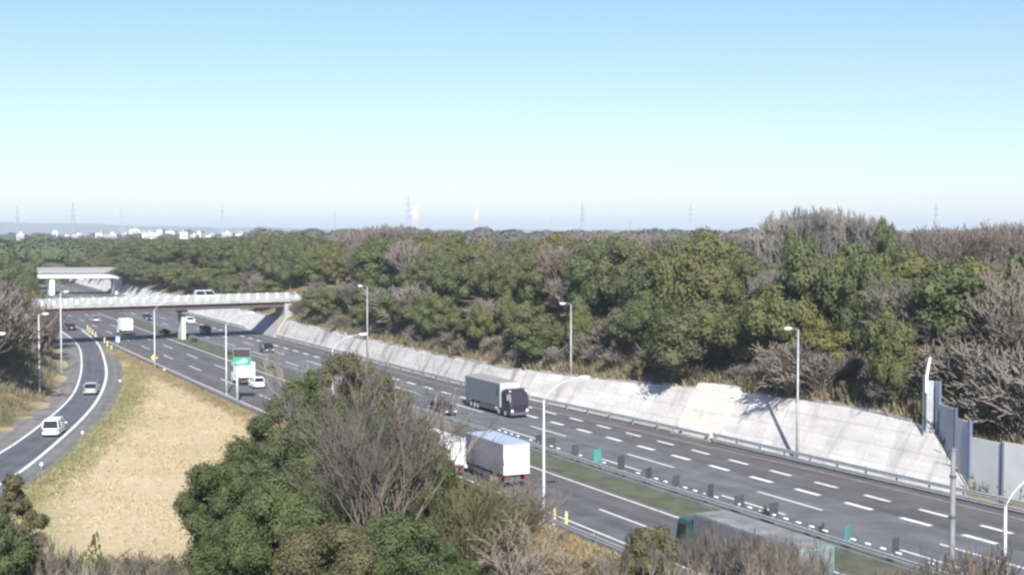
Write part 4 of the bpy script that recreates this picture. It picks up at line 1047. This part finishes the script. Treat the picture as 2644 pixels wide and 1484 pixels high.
# tall bare stand rising above the wood on the right
for i in range(26):
    cx = 1925 + i*11.8; top = tab([(1925, 566), (1960, 532), (2040, 514), (2120, 520), (2180, 540), (2230, 566)], cx) + rf.uniform(-3, 5)
    Y = 235 + (i % 3)*9; x = (cx*K - 1322)/FPX*Y; z = ground(x, Y); H = topz(cx*K, top*K, Y) - z; pr = DT
    plant(pr, x, Y, z, H/pr['H'], 'tall bare grey tree in the domed stand rising above the wood', 'bare tree', 'domed stand of tall bare trees', sxy=1.15)
for cx, cy, Y in [(2215, 548, 205), (2245, 565, 200), (1990, 580, 190), (2030, 590, 188)]:
    x = (cx*K - 1322)/FPX*Y; z = ground(x, Y); pr = EV[3]; H = topz(cx*K, cy*K, Y) - z
    plant(pr, x, Y, z, H/pr['H'], 'dark evergreen standing clear at the %s side of the bare domed stand' % ('right' if cx > 2100 else 'left'), 'evergreen tree', 'evergreens beside the domed stand', sxy=.55)
for i in range(48):
    cx = 2250 + i*11.5; Y = 240 + (i % 4)*12; top = 572 + 14*math.sin(i*.9) - (10 if cx > 2450 else 0) + rf.uniform(-6, 6); x = (cx*K - 1322)/FPX*Y; z = ground(x, Y); pr = BT[i % 3]; H = topz(cx*K, top*K, Y) - z
    plant(pr, x, Y, z, H/pr['H'], 'bare grey tree of the skyline wood at the right edge', 'bare tree', 'bare skyline wood on the right', sxy=1.1)
for i in range(22):
    cx = 1280 + i*31 ; Y = 330 + (i % 4)*25; top = 582 + rf.uniform(-8, 8); x = (cx*K - 1322)/FPX*Y; z = ground(x, Y); pr = BT[i % 3]; H = topz(cx*K, top*K, Y) - z
    plant(pr, x, Y, z, H/pr['H'], 'bare brown tree of the far skyline wood behind the evergreens', 'bare tree', 'bare brown skyline trees', sxy=1.6)
for i in range(20):
    cx = 845 + i*13; Y = 380 + (i % 4)*15; top = tab([(845, 585), (900, 566), (960, 556), (1030, 566), (1100, 578)], cx) + rf.uniform(-3, 6); x = (cx*K - 1322)/FPX*Y; z = ground(x, Y); pr = BT[i % 3]; H = topz(cx*K, top*K, Y) - z
    plant(pr, x, Y, z, H/pr['H'], 'bare grey tree on the low rise of the skyline behind the evergreens', 'bare tree', 'bare grey trees on the low rise', sxy=1.6)
# left verge wood
for i in range(46):
    s = rf.uniform(150, 340); e = 7 + rf.uniform(0, 22); d = tab(T_LEFT, s) - e; x, y = P(s, d); px = 1322 + FPX*x/y
    if px < -120 or px > 105: continue
    z = ground(x, y); H = rf.uniform(4.5, 6.5) + min(e*.12, 2); 
    if s < 175: H *= .75
    pr = LB[i % 2]
    plant(pr, x, y, z, H/pr['H'], 'bare brown tree on the bank left of the ramp', 'bare tree', 'bare brown trees left of the ramp', sxy=H/pr['H']*1.5)
for i in range(60):
    cx = -35 + (i*37 % 175) + rf.uniform(-4, 4); Y = 150 + (i*53 % 125); x = (cx*K - 1322)/FPX*Y; s, d = sd(x, Y)
    cx -= 22; x = (cx*K - 1322)/FPX*Y; s, d = sd(x, Y)
    if d > tab(T_LEFT, s) - 5.5: continue
    z = ground(x, Y); tp = tab([(-40, 700), (0, 712), (60, 740), (100, 765), (125, 800), (150, 860)], cx) + rf.uniform(-8, 60); H = topz(cx*K, tp*K, Y) - z
    if H < 2.5: continue
    pr = LB[i % 2]
    plant(pr, x, Y, z, H/pr['H'], 'bare brown tree on the bank left of the ramp', 'bare tree', 'bare brown trees left of the ramp', sxy=max(.45, H/pr['H'])*1.15)
for cx, top, Y in [(128, 775, 236), (112, 760, 230), (95, 748, 240), (78, 742, 232), (60, 738, 246), (118, 790, 218), (100, 780, 210), (84, 770, 205), (40, 730, 225), (20, 720, 235), (0, 712, 228), (66, 790, 190), (44, 780, 196)]:
    x = (cx*K - 1322)/FPX*Y; z = ground(x, Y); H = topz(cx*K, top*K, Y) - z; pr = LB[cx % 2]
    plant(pr, x, Y, z, H/pr['H'], 'bare brown tree on the bank by the left end of the near bridge', 'bare tree', 'bare brown trees by the bridge end', sxy=H/pr['H']*.85)
for px_, py_, Y in [(20, 700, 300), (60, 690, 330), (-10, 650, 290), (40, 720, 290), (78, 715, 345), (30, 670, 330), (8, 690, 330), (70, 700, 380), (55, 720, 300), (-5, 720, 260), (25, 740, 260), (62, 735, 285), (85, 730, 330), (-30, 700, 270), (0, 780, 240), (10, 640, 390), (55, 655, 400), (90, 640, 470)]:
    x = (px_*K - 1322)/FPX*Y; z = ground(x, Y); pr = EV[rf.randrange(6)]; H = max(4, topz(px_*K, py_*K, Y) - z)
    plant(pr, x, Y, z, H/pr['H'], 'dark evergreen at the left edge beside the far end of the road', 'evergreen tree', 'evergreens at the left edge', sxy=H/pr['H'])

# ---- distant woods, hills, town, pylons
g = np.random.default_rng(5)
def far_wood(name, specs, m, label, seed):
    g = np.random.default_rng(seed); Q = []
    for cx, cy, Y, r in specs:
        x, z = aty(cx*K, cy*K, Y)
        for _ in range(2):
            c = np.array([x + g.normal()*r*.6, Y + g.normal()*r, z - r + g.normal()*r*.12]); n = 460
            d = g.normal(size=(n, 3)); d[:, 2] = np.abs(d[:, 2]); d /= np.linalg.norm(d, axis=1)[:, None]
            p = c + d*r*g.uniform(.85, 1.1, (n, 1)); t = np.cross(d, g.normal(size=(n, 3))); t /= np.linalg.norm(t, axis=1)[:, None]; bb = np.cross(d, t); a = r*.10*g.uniform(.6, 1.3, (n, 1))
            Q.append(np.stack([p - t*a, p - bb*a, p + t*a, p + bb*a], 1)); Q.append(blob(g, c, r*.72)); Q.append(blob(g, c - np.array([0, 0, r]), r*1.1)) 
    tag(mkquads(name, np.concatenate(Q), m), label, 'distant wood', kind='stuff')
sp = [(cx, 584 + rf.uniform(-5, 6), rf.uniform(560, 900), rf.uniform(5, 8)) for cx in range(650, 2576, 11)]
far_wood('distant_wood', sp, mat('distant_wood_brown', (.115, .10, .085), .9, c2=(.07, .075, .055), scale=.05), 'brown and grey distant wood along the horizon', 1)
sp = [(cx, 606 + rf.uniform(-6, 8), rf.uniform(520, 760), rf.uniform(6, 9)) for cx in range(-40, 820, 9)]
far_wood('distant_wood', sp, mat('distant_wood_green', (.05, .075, .03), .9, c2=(.08, .09, .04), scale=.05), 'green distant wood behind the far bridge at the left', 2)
sp = [(cx, 592 + rf.uniform(-3, 8), rf.uniform(1100, 2000), rf.uniform(8, 14)) for cx in range(-40, 900, 10)]
far_wood('distant_wood', sp, mat('distant_wood_olive', (.075, .085, .06), .9), 'hazy low wood around the distant town', 3)
# hills
v = []; f = []
n = 120
for i in range(n):
    a = R(-32 + 64*i/(n-1)); D = 6200; cxx = 1322 + FPX*math.tan(a); cx = cxx/K
    y_ = tab([(-400, 556), (0, 559), (150, 561), (300, 566), (420, 570), (560, 572), (700, 574), (900, 576), (1100, 578), (2700, 579)], cx) + 1.2*math.sin(i*.9) + .8*math.sin(i*2.3)
    zt = topz(cxx, y_*K, D*math.cos(a)) ; x, y = D*math.sin(a), D*math.cos(a)
    for dd, zz in ((-500, -4), (-250, zt*.45), (0, zt), (400, zt*.6), (1200, -4)): v.append((x*(1+dd/D), y*(1+dd/D), zz))
for i in range(n-1):
    for k in range(4): q = i*5+k; f.append((q, q+5, q+6, q+1))
tag(mk('hills', v, f, mat('hill_woods', (.07, .08, .07), .95, c2=(.11, .10, .09), scale=.004), smooth=True), kind='structure')
# town
M_bw = mat('white_building', (.55, .53, .51), .7); M_bg = mat('beige_building', (.30, .28, .27), .8); M_win = mat('building_windows', (.10, .12, .15), .3)
town = [(55, 586, 22, 9, 0), (138, 577, 14, 8, 1), (20, 597, 60, 7, 0), (95, 590, 30, 8, 0), (258, 582, 22, 9, 1), (285, 586, 30, 7, 0), (345, 573, 34, 13, 1), (378, 582, 46, 12, 1), (405, 575, 16, 16, 1), (432, 578, 26, 10, 1), (462, 580, 22, 10, 1), (505, 579, 12, 8, 1), (535, 588, 42, 14, 1), (575, 583, 30, 7, 0), (610, 584, 40, 6, 1), (650, 585, 20, 6, 0), (200, 588, 18, 8, 0), (170, 592, 20, 6, 0), (318, 586, 14, 9, 0), (490, 588, 16, 7, 0)]
tl = ['low grey-beige building', 'white building']
for i, (cx, cy, w, h, wh) in enumerate(town):
    Y = 1050 + (i*137) % 420; x, z = aty(cx*K, cy*K, Y); wm = w*K/FPX*Y*.85
    z -= 1.5
    r = empty('town_building', (x, Y, z - 30), R(rf.uniform(-20, 20)), '%s of the distant town, %s' % (tl[wh], ['far left', 'left of centre', 'right group'][min(2, cx//240)]), 'building', '%ss of the distant town, %s' % (tl[wh], ['far left', 'left of centre', 'right group'][min(2, cx//240)]))
    b = B(); b.box(-wm/2, wm/2, -6, 6, 0, 30, 0); b.build('walls', M_bw if wh else M_bg, r)
    b = B(); b.box(-wm/2-.3, wm/2+.3, -6.3, 6.3, 30.01, 30.6); b.box(-wm*.2, wm*.1, -2, 2, 30.61, 32.2); b.build('roof', M_bg if wh else M_bw, r)
    for fl in range(3):
        zz = 20 + fl*3.2; b = B(); b.box(-wm/2+1, wm/2-1, -6.06, -6.005, zz, zz+1.1); b.build('window_band', M_win, r)
# pylons
def pylon_proto(mats):
    r = empty('pylon'); b = B(); H = 60.0; rw = lambda z: 4.2*(1 - z/H)**1.1 + .55
    zs = [0, 9, 17, 24, 30, 36, 41, 46, 51, 56, 60]
    for sx in (-1, 1):
        for sy in (-1, 1): b.tube([(sx*rw(z), sy*rw(z), z) for z in zs], [.34 - .002*z for z in zs], 4)
    for z0, z1 in zip(zs, zs[1:]):
        for a, c in (((-1, -1), (1, -1)), ((1, -1), (1, 1)), ((1, 1), (-1, 1)), ((-1, 1), (-1, -1))):
            b.tube([(a[0]*rw(z0), a[1]*rw(z0), z0), (c[0]*rw(z1), c[1]*rw(z1), z1)], .17, 3); b.tube([(c[0]*rw(z0), c[1]*rw(z0), z0), (a[0]*rw(z1), a[1]*rw(z1), z1)], .17, 3)
    b.build('tower', mats[0], r)
    for z in (37, 44, 51):
        b = B()
        for sx in (-1, 1): b.tube([(0, 0, z+.9), (sx*6.5, 0, z)], .2, 4); b.tube([(0, 0, z-.6), (sx*6.5, 0, z)], .2, 4)
        b.build('cross_arm', mats[0], r)
    reg(r); return r
M_pyl = mat('grey_lattice', (.30, .32, .38), .6); M_rw = mat('red_white_lattice', (.62, .42, .40), .6, c2=(.8, .8, .8), scale=.05, detail=0, lo=.49, hi=.51)
pg = pylon_proto([M_pyl]); pr_ = pylon_proto([M_rw]); first = {id(pg): True, id(pr_): True}
for cx, top, Y, k, lab in [(43, 522, 1700, 0, 'pylon above the hills at the far left edge'), (183, 513, 1500, 0, 'tall pylon reaching down to the treetops on the left'), (305, 524, 1900, 0, 'pylon left of the white town buildings'), (559, 519, 2200, 0, 'pylon above the right part of the town'),
                           (842, 534, 2600, 0, 'faint short pylon left of the paired towers'), (1027, 495, 1500, 0, 'tall grey pylon left of its red and white neighbour'), (1045, 503, 1600, 1, 'red and white lattice tower beside the tall grey pylon'), (1198, 517, 2000, 1, 'red and white lattice tower standing alone near the centre'),
                           (1385, 553, 3200, 0, 'tiny pylon on the skyline right of centre'), (1465, 511, 1900, 0, 'pylon above the middle of the evergreen wood'), (1585, 555, 3200, 0, 'tiny faint pylon between two taller ones'), (1737, 512, 1900, 0, 'pylon left of the domed stand of bare trees'), (2355, 511, 1700, 0, 'dark pylon on the skyline at the right'), (1766, 556, 3400, 0, 'tiny pylon just right of a taller pylon near the domed stand')]:
    p = pr_ if k else pg; q = p if first[id(p)] else copy_tree(p); first[id(p)] = False
    x, z = aty(cx*K, top*K, Y); hh = z + 6; q.location = (x, Y, -4); q.scale = (hh/60*.75, hh/60*.75, hh/60); q.rotation_euler = (0, 0, R(rf.uniform(-50, 50))); tag(q, lab, 'pylon', 'lattice towers on the horizon')

# ------------------------------------------------------------------ dry grass and scrub
def blades(name, pts, h, w, m, label, per=6, lean=.35, seed=1, cat='grass'):
    g = np.random.default_rng(seed); Q = []
    p = np.repeat(np.array(pts), per, axis=0); n = len(p)
    p = p + np.stack([g.normal(size=n)*.22, g.normal(size=n)*.22, np.zeros(n)], 1)
    hh = (np.repeat(np.array(h), per) if isinstance(h, list) else h)*g.uniform(.4, 1.25, n); a = g.uniform(0, 6.28, n); u = np.stack([np.cos(a), np.sin(a), np.zeros(n)], 1)*w*g.uniform(.6, 1.3, (n, 1))
    t = p + np.stack([g.normal(size=n)*lean*hh, g.normal(size=n)*lean*hh, hh], 1)
    mid = (p + t)/2 + np.array([0, 0, .08])*hh[:, None]
    V = np.stack([p - u, p + u, mid + u*.8, t, mid - u*.8], 1)
    return tag(mkquads(name, V, m), label, cat, kind='stuff')
pts = []; pts2 = []
for _ in range(15000):
    s = rf.uniform(70, 250); e = rf.uniform(.3, 11); d = foot(s) + wtop(s)*WS + e; x, y = P(s, d)
    dens = .55 + .45*math.sin(s*.21) ; 
    if rf.random() < .35 + .5*dens: (pts if rf.random() < (.38 if 135 < s < 165 else .16) else pts2).append((x, y, ground(x, y) - .1))
blades('dry_grass', pts, .95, .05, M_drygrass, 'pale dry grass and reeds along the top of the concrete wall', per=5, seed=3)
blades('bank_scrub', pts2, 1.1, .06, M_greyscrub, 'brown and olive scrub on the bank above the wall', per=5, seed=4)
pts = []
for _ in range(6000):
    s = rf.uniform(140, 300); e = rf.uniform(.3, 26); d = tab(T_LEFT, s) - e; x, y = P(s, d)
    pts.append((x, y, ground(x, y) - .1))
blades('ramp_bank_scrub', pts, .9, .06, M_greyscrub, 'brown and green scrub on the bank left of the ramp', per=4, seed=5)
pts = []
for _ in range(5200):
    i = rf.randrange(len(RRs) - 40); x, y = RRs[i]; w = 2.7 + abs(rf.gauss(0, 1.6)); o_ = offset(RRs[max(0, i-1):i+2], w)[1 if i else 0]; x, y = o_
    s, d = sd(x, y)
    if d > -13.2 or y < 82: continue
    pts.append((x + rf.uniform(-.5, .5), y + rf.uniform(-1, 1), -.08))
blades('ramp_edge_grass', pts, .34, .03, mat('green_tan_grass', (.19, .195, .09), .9, c2=(.28, .25, .13), scale=.3, trans=.1), 'short green and tan grass fringe along the ramp shoulder', per=5, seed=8, lean=.6)
pts = []
for _ in range(6000):
    s = rf.uniform(86, 240); d = -13.3 - abs(rf.gauss(0, 1.2)); x, y = P(s, d)
    if s < 155: x, y = P(s, tab(T_NEAR, s) - .5 - abs(rf.gauss(0, 1.3)))
    pts.append((x, y, -.08))
blades('field_edge_grass', pts, .42, .03, mat('tan_edge_grass', (.30, .24, .15), .9, c2=(.22, .175, .10), scale=.3, trans=.1), 'rough tan grass along the guardrail between field and near lanes', per=5, seed=9, lean=.6)
pts = []
while len(pts) < 9000:
    s = rf.uniform(84, 215); d = rf.uniform(-42, -14); x, y = P(s, d)
    if x < np.interp(y, [q[1] for q in RRs], [q[0] for q in RRs]) + 3.2 or y < 78: continue
    if noise2(x*6, y*6) + rf.uniform(-.8, .8) < .1: continue
    pts.append((x, y, -.07))
blades('field_grass', pts, .16, .035, mat('short_dry_grass', (.47, .38, .24), .9, c2=(.38, .31, .185), scale=.15, trans=.1), 'short dry tufts scattered over the beige field', per=4, seed=10, lean=1.2)
pts = []
for _ in range(5200):
    x = rf.uniform(-32, 9); y = rf.uniform(66, 84) - abs(rf.gauss(0, 1.5)); s, d = sd(x, y)
    if d > -10.6: continue
    pts.append((x, y, ground(x, y) - .1))
blades('foreground_scrub', pts, .9, .025, mat('foreground_scrub_blades', (.20, .17, .13), .9, c2=(.13, .12, .075), scale=.5), 'tangled brown and grey scrub along the bottom edge', per=7, lean=.8, seed=6)
pts = []; hs = []
for _ in range(420):
    cx = rf.uniform(-10, 300); Y = rf.uniform(60, 71); x = (cx*K - 1322)/FPX*Y; z = ground(x, Y)
    H = topz(cx*K, tab([(0, 1255), (60, 1290), (130, 1345), (230, 1420), (300, 1440)], cx)*K, Y) - z
    if H < .5: continue
    if H > 3.4: continue
    pts.append((x, Y, z - .1)); hs.append(min(H, 2.6))
blades('pale_reeds', pts, hs, .011, mat('pale_reed_stems', (.30, .28, .24), .9, c2=(.19, .18, .13), scale=.8), 'pale leaning reeds and dead stems in the bottom left corner', per=5, lean=.42, seed=12)
pts = []
for _ in range(2500):
    s = rf.uniform(64, 100); d = rf.uniform(-16, -10.4); x, y = P(s, d); pts.append((x, y, ground(x, y) - .1))
blades('verge_grass', pts, .55, .03, M_drygrass, 'dry verge grass beside the near lanes at the right', per=6, seed=7)

# ------------------------------------------------------------------ foreground trees
def fg_evergreen(cx, top, Y, Rx, m, label, seed, nl=60, per=560, leaf=.135, shape='round', z0=.6):
    x, z = aty(cx*K, top*K, Y); gz = ground(x, Y); H = z - gz
    r = evergreen('evergreen_tree', seed, Rx, H - z0, z0, nl, per, leaf, m, shape=shape, core=.74, lr=(.20, .34))
    r.location = (x, Y, gz); tag(r, label, 'evergreen tree'); return r
fg_evergreen(590, 1105, 72, 2.9, M_leafdark, 'leftmost dark evergreen of the large foreground clump against the beige field', 101, nl=50)
fg_evergreen(555, 1160, 70, 2.2, M_leafdark, 'low outer evergreen at the left foot of the foreground clump', 102, nl=36)
fg_evergreen(735, 965, 76, 2.9, M_leafdark, 'tall dark evergreen left of the bare tree in the foreground clump', 103, nl=60)
fg_evergreen(850, 888, 80, 2.6, M_leafolive, 'olive-topped tallest evergreen behind the bare tree', 104, nl=44, per=480)
fg_evergreen(700, 1190, 64, 3.2, M_leafdark, 'broad dark evergreen low in front of the foreground clump', 105, nl=60)
fg_evergreen(790, 935, 79, 2.4, M_leafdark, 'tall evergreen left of the olive-topped one in the foreground clump', 116, nl=50)
fg_evergreen(920, 915, 83, 2.8, M_leafolive, 'brownish olive evergreen at the top right of the foreground clump', 117, nl=50, per=480)
fg_evergreen(990, 985, 82, 2.6, M_leafolive, 'olive evergreen behind the right side of the bare tree', 118, nl=44, per=480)
fg_evergreen(665, 1045, 74, 2.0, M_leafdark, 'pointed evergreen stepping up the left outline of the clump', 119, nl=40)
fg_evergreen(900, 1010, 74, 3.0, M_leafdark, 'dark evergreen directly behind the fan of the bare tree', 106, nl=50)
fg_evergreen(1060, 1060, 76, 2.5, M_leafolive, 'olive evergreen at the right rear of the foreground clump', 107, nl=44)
fg_evergreen(1110, 1150, 70, 1.9, M_leafdark, 'yellowish evergreen at the right flank of the foreground clump', 108, nl=36)
fg_evergreen(1000, 1300, 58, 2.4, M_leafdark, 'low bright green bush at the foot of the bare tree', 109, nl=44)
fg_evergreen(820, 1320, 57, 2.8, M_leafolive, 'low olive bush at the bottom edge below the clump', 110, nl=44)
fg_evergreen(560, 1310, 66, 2.0, M_leafdark, 'small bushy evergreen at the lower left of the clump', 111, nl=30)
fg_evergreen(1130, 1370, 60, 1.6, M_leafdark, 'small dark bush at the bottom edge right of the bare tree', 112, nl=26)
fg_evergreen(38, 1195, 62, 1.45, M_leafolive, 'olive-green bush in the bottom left corner beside the ramp', 113, nl=34, per=330)
fg_evergreen(-5, 1300, 58, 1.6, M_leafdark, 'dark bush at the very left bottom edge', 114, nl=24, per=330)
fg_evergreen(1640, 1325, 70, 2.1, M_leafolive, 'olive shrub in the dry thicket at the bottom right of centre', 115, nl=26, per=330)

def fg_bare(cx, top, Y, label, seed, m=M_twig, mt=M_barkpale, r=.12, name='bare_tree', **kw):
    x, z = aty(cx*K, top*K, Y); gz = ground(x, Y); o = bare(name, seed, z - gz, r, m=m, mt=mt, **kw); o.location = (x, Y, gz)
    tag(o, label, 'bare tree' if name == 'bare_tree' else 'shrub'); return o
fg_bare(935, 880, 61, 'large vase-shaped bare tree in front of the evergreen clump', 201, m=M_twigdark, mt=M_twig, r=.10, split=.26, spread=.42, levels=4, nmain=8, twig=.0095, kids=(3, 5), up=.5, wander=.07, l0=.5, ratio=.58)
fg_bare(985, 905, 63, 'bare tree just right behind the vase-shaped one', 202, m=M_twigdark, mt=M_twig, r=.10, split=.2, spread=.45, levels=4, nmain=7, twig=.010, kids=(3, 4), up=.45, wander=.09, l0=.45, ratio=.6)
fg_bare(905, 930, 64, 'bare tree just left behind the vase-shaped one', 210, m=M_twigdark, mt=M_twig, r=.10, split=.2, spread=.45, levels=4, nmain=6, twig=.010, kids=(3, 4), up=.45, wander=.09, l0=.45, ratio=.6)
fg_bare(870, 860, 84, 'slender bare tree whose pale twigs top the olive evergreen', 203, m=M_twigpale, r=.10, split=.25, spread=.35, levels=5, nmain=5, twig=.014, kids=(2, 3), up=.6)
fg_bare(1050, 950, 82, 'bare tree with pale twigs in front of the dark plum car', 204, m=M_twigpale, r=.10, split=.2, spread=.45, levels=5, nmain=6, twig=.014, kids=(2, 3), up=.5)
fg_bare(1210, 1150, 70, 'fuzzy olive-brown bush below the white truck', 205, name='bare_shrub', m=M_leafolive, r=.07, split=.08, spread=.62, levels=4, nmain=16, twig=.016, kids=(3, 4), up=.4)
fg_bare(1290, 1185, 74, 'brown twiggy bush left of the tall white lamp post', 206, name='bare_shrub', m=M_twig, r=.07, split=.08, spread=.6, levels=4, nmain=14, twig=.014, kids=(3, 4), up=.4)
fg_bare(1160, 1200, 66, 'olive twiggy bush right of the evergreen clump', 207, name='bare_shrub', m=M_leafolive, r=.07, split=.08, spread=.62, levels=4, nmain=14, twig=.016, kids=(3, 4), up=.4)
fg_bare(1300, 1285, 58, 'pale fan of twigs at the bottom left of the white lamp post', 208, name='bare_shrub', m=M_twigpale, r=.06, split=.10, spread=.8, levels=4, nmain=9, twig=.012, kids=(2, 3), up=.2)
fg_bare(1100, 1010, 80, 'wispy bare tree between the evergreen clump and the white truck', 209, m=M_twigpale, r=.08, split=.2, spread=.4, levels=4, nmain=6, twig=.014, kids=(2, 3), up=.5)
thk = [bare('bare_shrub', 300+i, 5.0, .05, m=[M_twigdark, M_twig, M_twigdark][i], mt=M_twigpale, split=.35, spread=.34, levels=3, nmain=5, twig=.012, kids=(3, 3), up=.8, wander=.08) for i in range(3)]
ptk = rf
for i in range(44):
    cx = 1520 + i*24 + rf.uniform(-8, 8); Y = rf.uniform(56, 72); x = (cx*K - 1322)/FPX*Y; s, d = sd(x, Y)
    top = tab([(1500, 1400), (1600, 1345), (1700, 1330), (1850, 1308), (1950, 1335), (2050, 1372), (2150, 1405), (2300, 1390), (2420, 1335), (2520, 1330), (2576, 1310)], cx) + rf.uniform(-10, 45)
    if d > -10.2:
        Y = 40 + rf.uniform(0, 12); x = (cx*K - 1322)/FPX*Y
        s, d = sd(x, Y)
        if d > -9.8: continue
    z = ground(x, Y); H = max(1.5, topz(cx*K, top*K, Y) - z); p = thk[i % 3]
    plant(p, x, Y, z, H/p['H'], 'bare sapling of the bottom right thicket, %s' % ('left of the teal cab' if cx < 1700 else 'in front of the teal cab' if cx < 1850 else 'in front of the grey truck roof' if cx < 2050 else 'by the teal rear frame' if cx < 2200 else 'left of the thick grey pole' if cx < 2400 else 'around the corner lamp post'), 'shrub', 'saplings %s' % ('left of the teal cab' if cx < 1700 else 'in front of the teal cab' if cx < 1850 else 'in front of the grey truck roof' if cx < 2050 else 'by the teal rear frame' if cx < 2200 else 'left of the thick grey pole' if cx < 2400 else 'around the corner lamp post'), sxy=min(1.3, H/p['H']))
for i in range(13):
    cx = 1740 + i*27 + rf.uniform(-8, 8); Y = 59 + rf.uniform(-2, 6); x = (cx*K - 1322)/FPX*Y; s, d = sd(x, Y)
    if d > -10.0: Y = 55; x = (cx*K - 1322)/FPX*Y
    z = ground(x, Y); H = topz(cx*K, (1304 + .18*max(0, cx-1850) + rf.uniform(0, 30))*K, Y) - z; p = thk[i % 3]
    plant(p, x, Y, z, H/p['H'], 'taller bare sapling standing in front of the long grey truck', 'shrub', 'taller saplings before the grey truck', sxy=min(1.3, H/p['H']*.8))
for i in range(16):
    cx = 20 + i*27 + rf.uniform(-8, 8); Y = rf.uniform(58, 70); x = (cx*K - 1322)/FPX*Y; top = tab([(0, 1290), (100, 1330), (200, 1385), (500, 1400)], cx) + rf.uniform(-15, 25); z = ground(x, Y); H = max(1.2, topz(cx*K, top*K, Y) - z); p = thk[i % 3]
    plant(p, x, Y, z, H/p['H'], 'bare sapling in the scrub along the bottom left edge', 'shrub', 'bare saplings of the bottom left scrub', sxy=min(1.3, H/p['H']))
lf = evergreen('leafy_shrub', 400, .9, 2.6, .4, 16, 14, .22, M_leafdark, core=0)
for cx, top in [(232, 1335), (200, 1385), (250, 1400), (310, 1400), (420, 1390), (150, 1400)]:
    Y = 68; x = (cx*K - 1322)/FPX*Y; z = ground(x, Y); H = topz(cx*K, top*K, Y) - z
    plant(lf, x, Y, z, H/3.0, 'thin leafy sapling poking up from the bottom left scrub', 'shrub', 'leafy saplings of the bottom left scrub', sxy=.6)
# dark bushes in the median by the pier
mb = evergreen('leafy_shrub', 401, .8, 1.3, .1, 12, 40, .2, M_leafdark, core=.7)
for i, (s, d) in enumerate([(265, 1.2), (247, 2.4), (222, 2.3), (200, 2.5), (180, 2.2), (92.5, 4.4), (87.0, 4.5), (74, 4.4)]):
    x, y = P(s, d); plant(mb, x, y, .1, [1.0, .7, .5, .45, .5, .95, .9, .7][i], 'small dark bush on the median strip', 'shrub', 'bushes on the median', sxy=[1.6, 1.1, .9, .8, .8, .4, .4, .5][i])
for o in list(bpy.data.objects):
    if 'H' in o: del o['H']
# unused prototypes
for o in list(bpy.data.objects):
    if o.type == 'EMPTY' and o.parent is None and 'label' not in o:
        for c in CH.get(o.name, []): bpy.data.objects.remove(c)
        bpy.data.objects.remove(o)

# ------------------------------------------------------------------ haze
x0, x1, y0, y1, z0, z1 = -9800, 9800, -4300, 15000, -12, 75
b = B(); b.box(x0, x1, y0, y1, z0, z1)
m = bpy.data.materials.new('haze'); m.use_nodes = True; n = m.node_tree.nodes
n.remove(n['Principled BSDF']); vp = n.new('ShaderNodeVolumePrincipled'); vp.inputs['Color'].default_value = (.85, .97, 1, 1); vp.inputs['Density'].default_value = .00020; vp.inputs['Anisotropy'].default_value = .2
m.node_tree.links.new(vp.outputs[0], n['Material Output'].inputs['Volume'])
hz = b.build('haze', m); tag(hz, kind='stuff', label='thin pale blue haze over the distance', cat='haze')
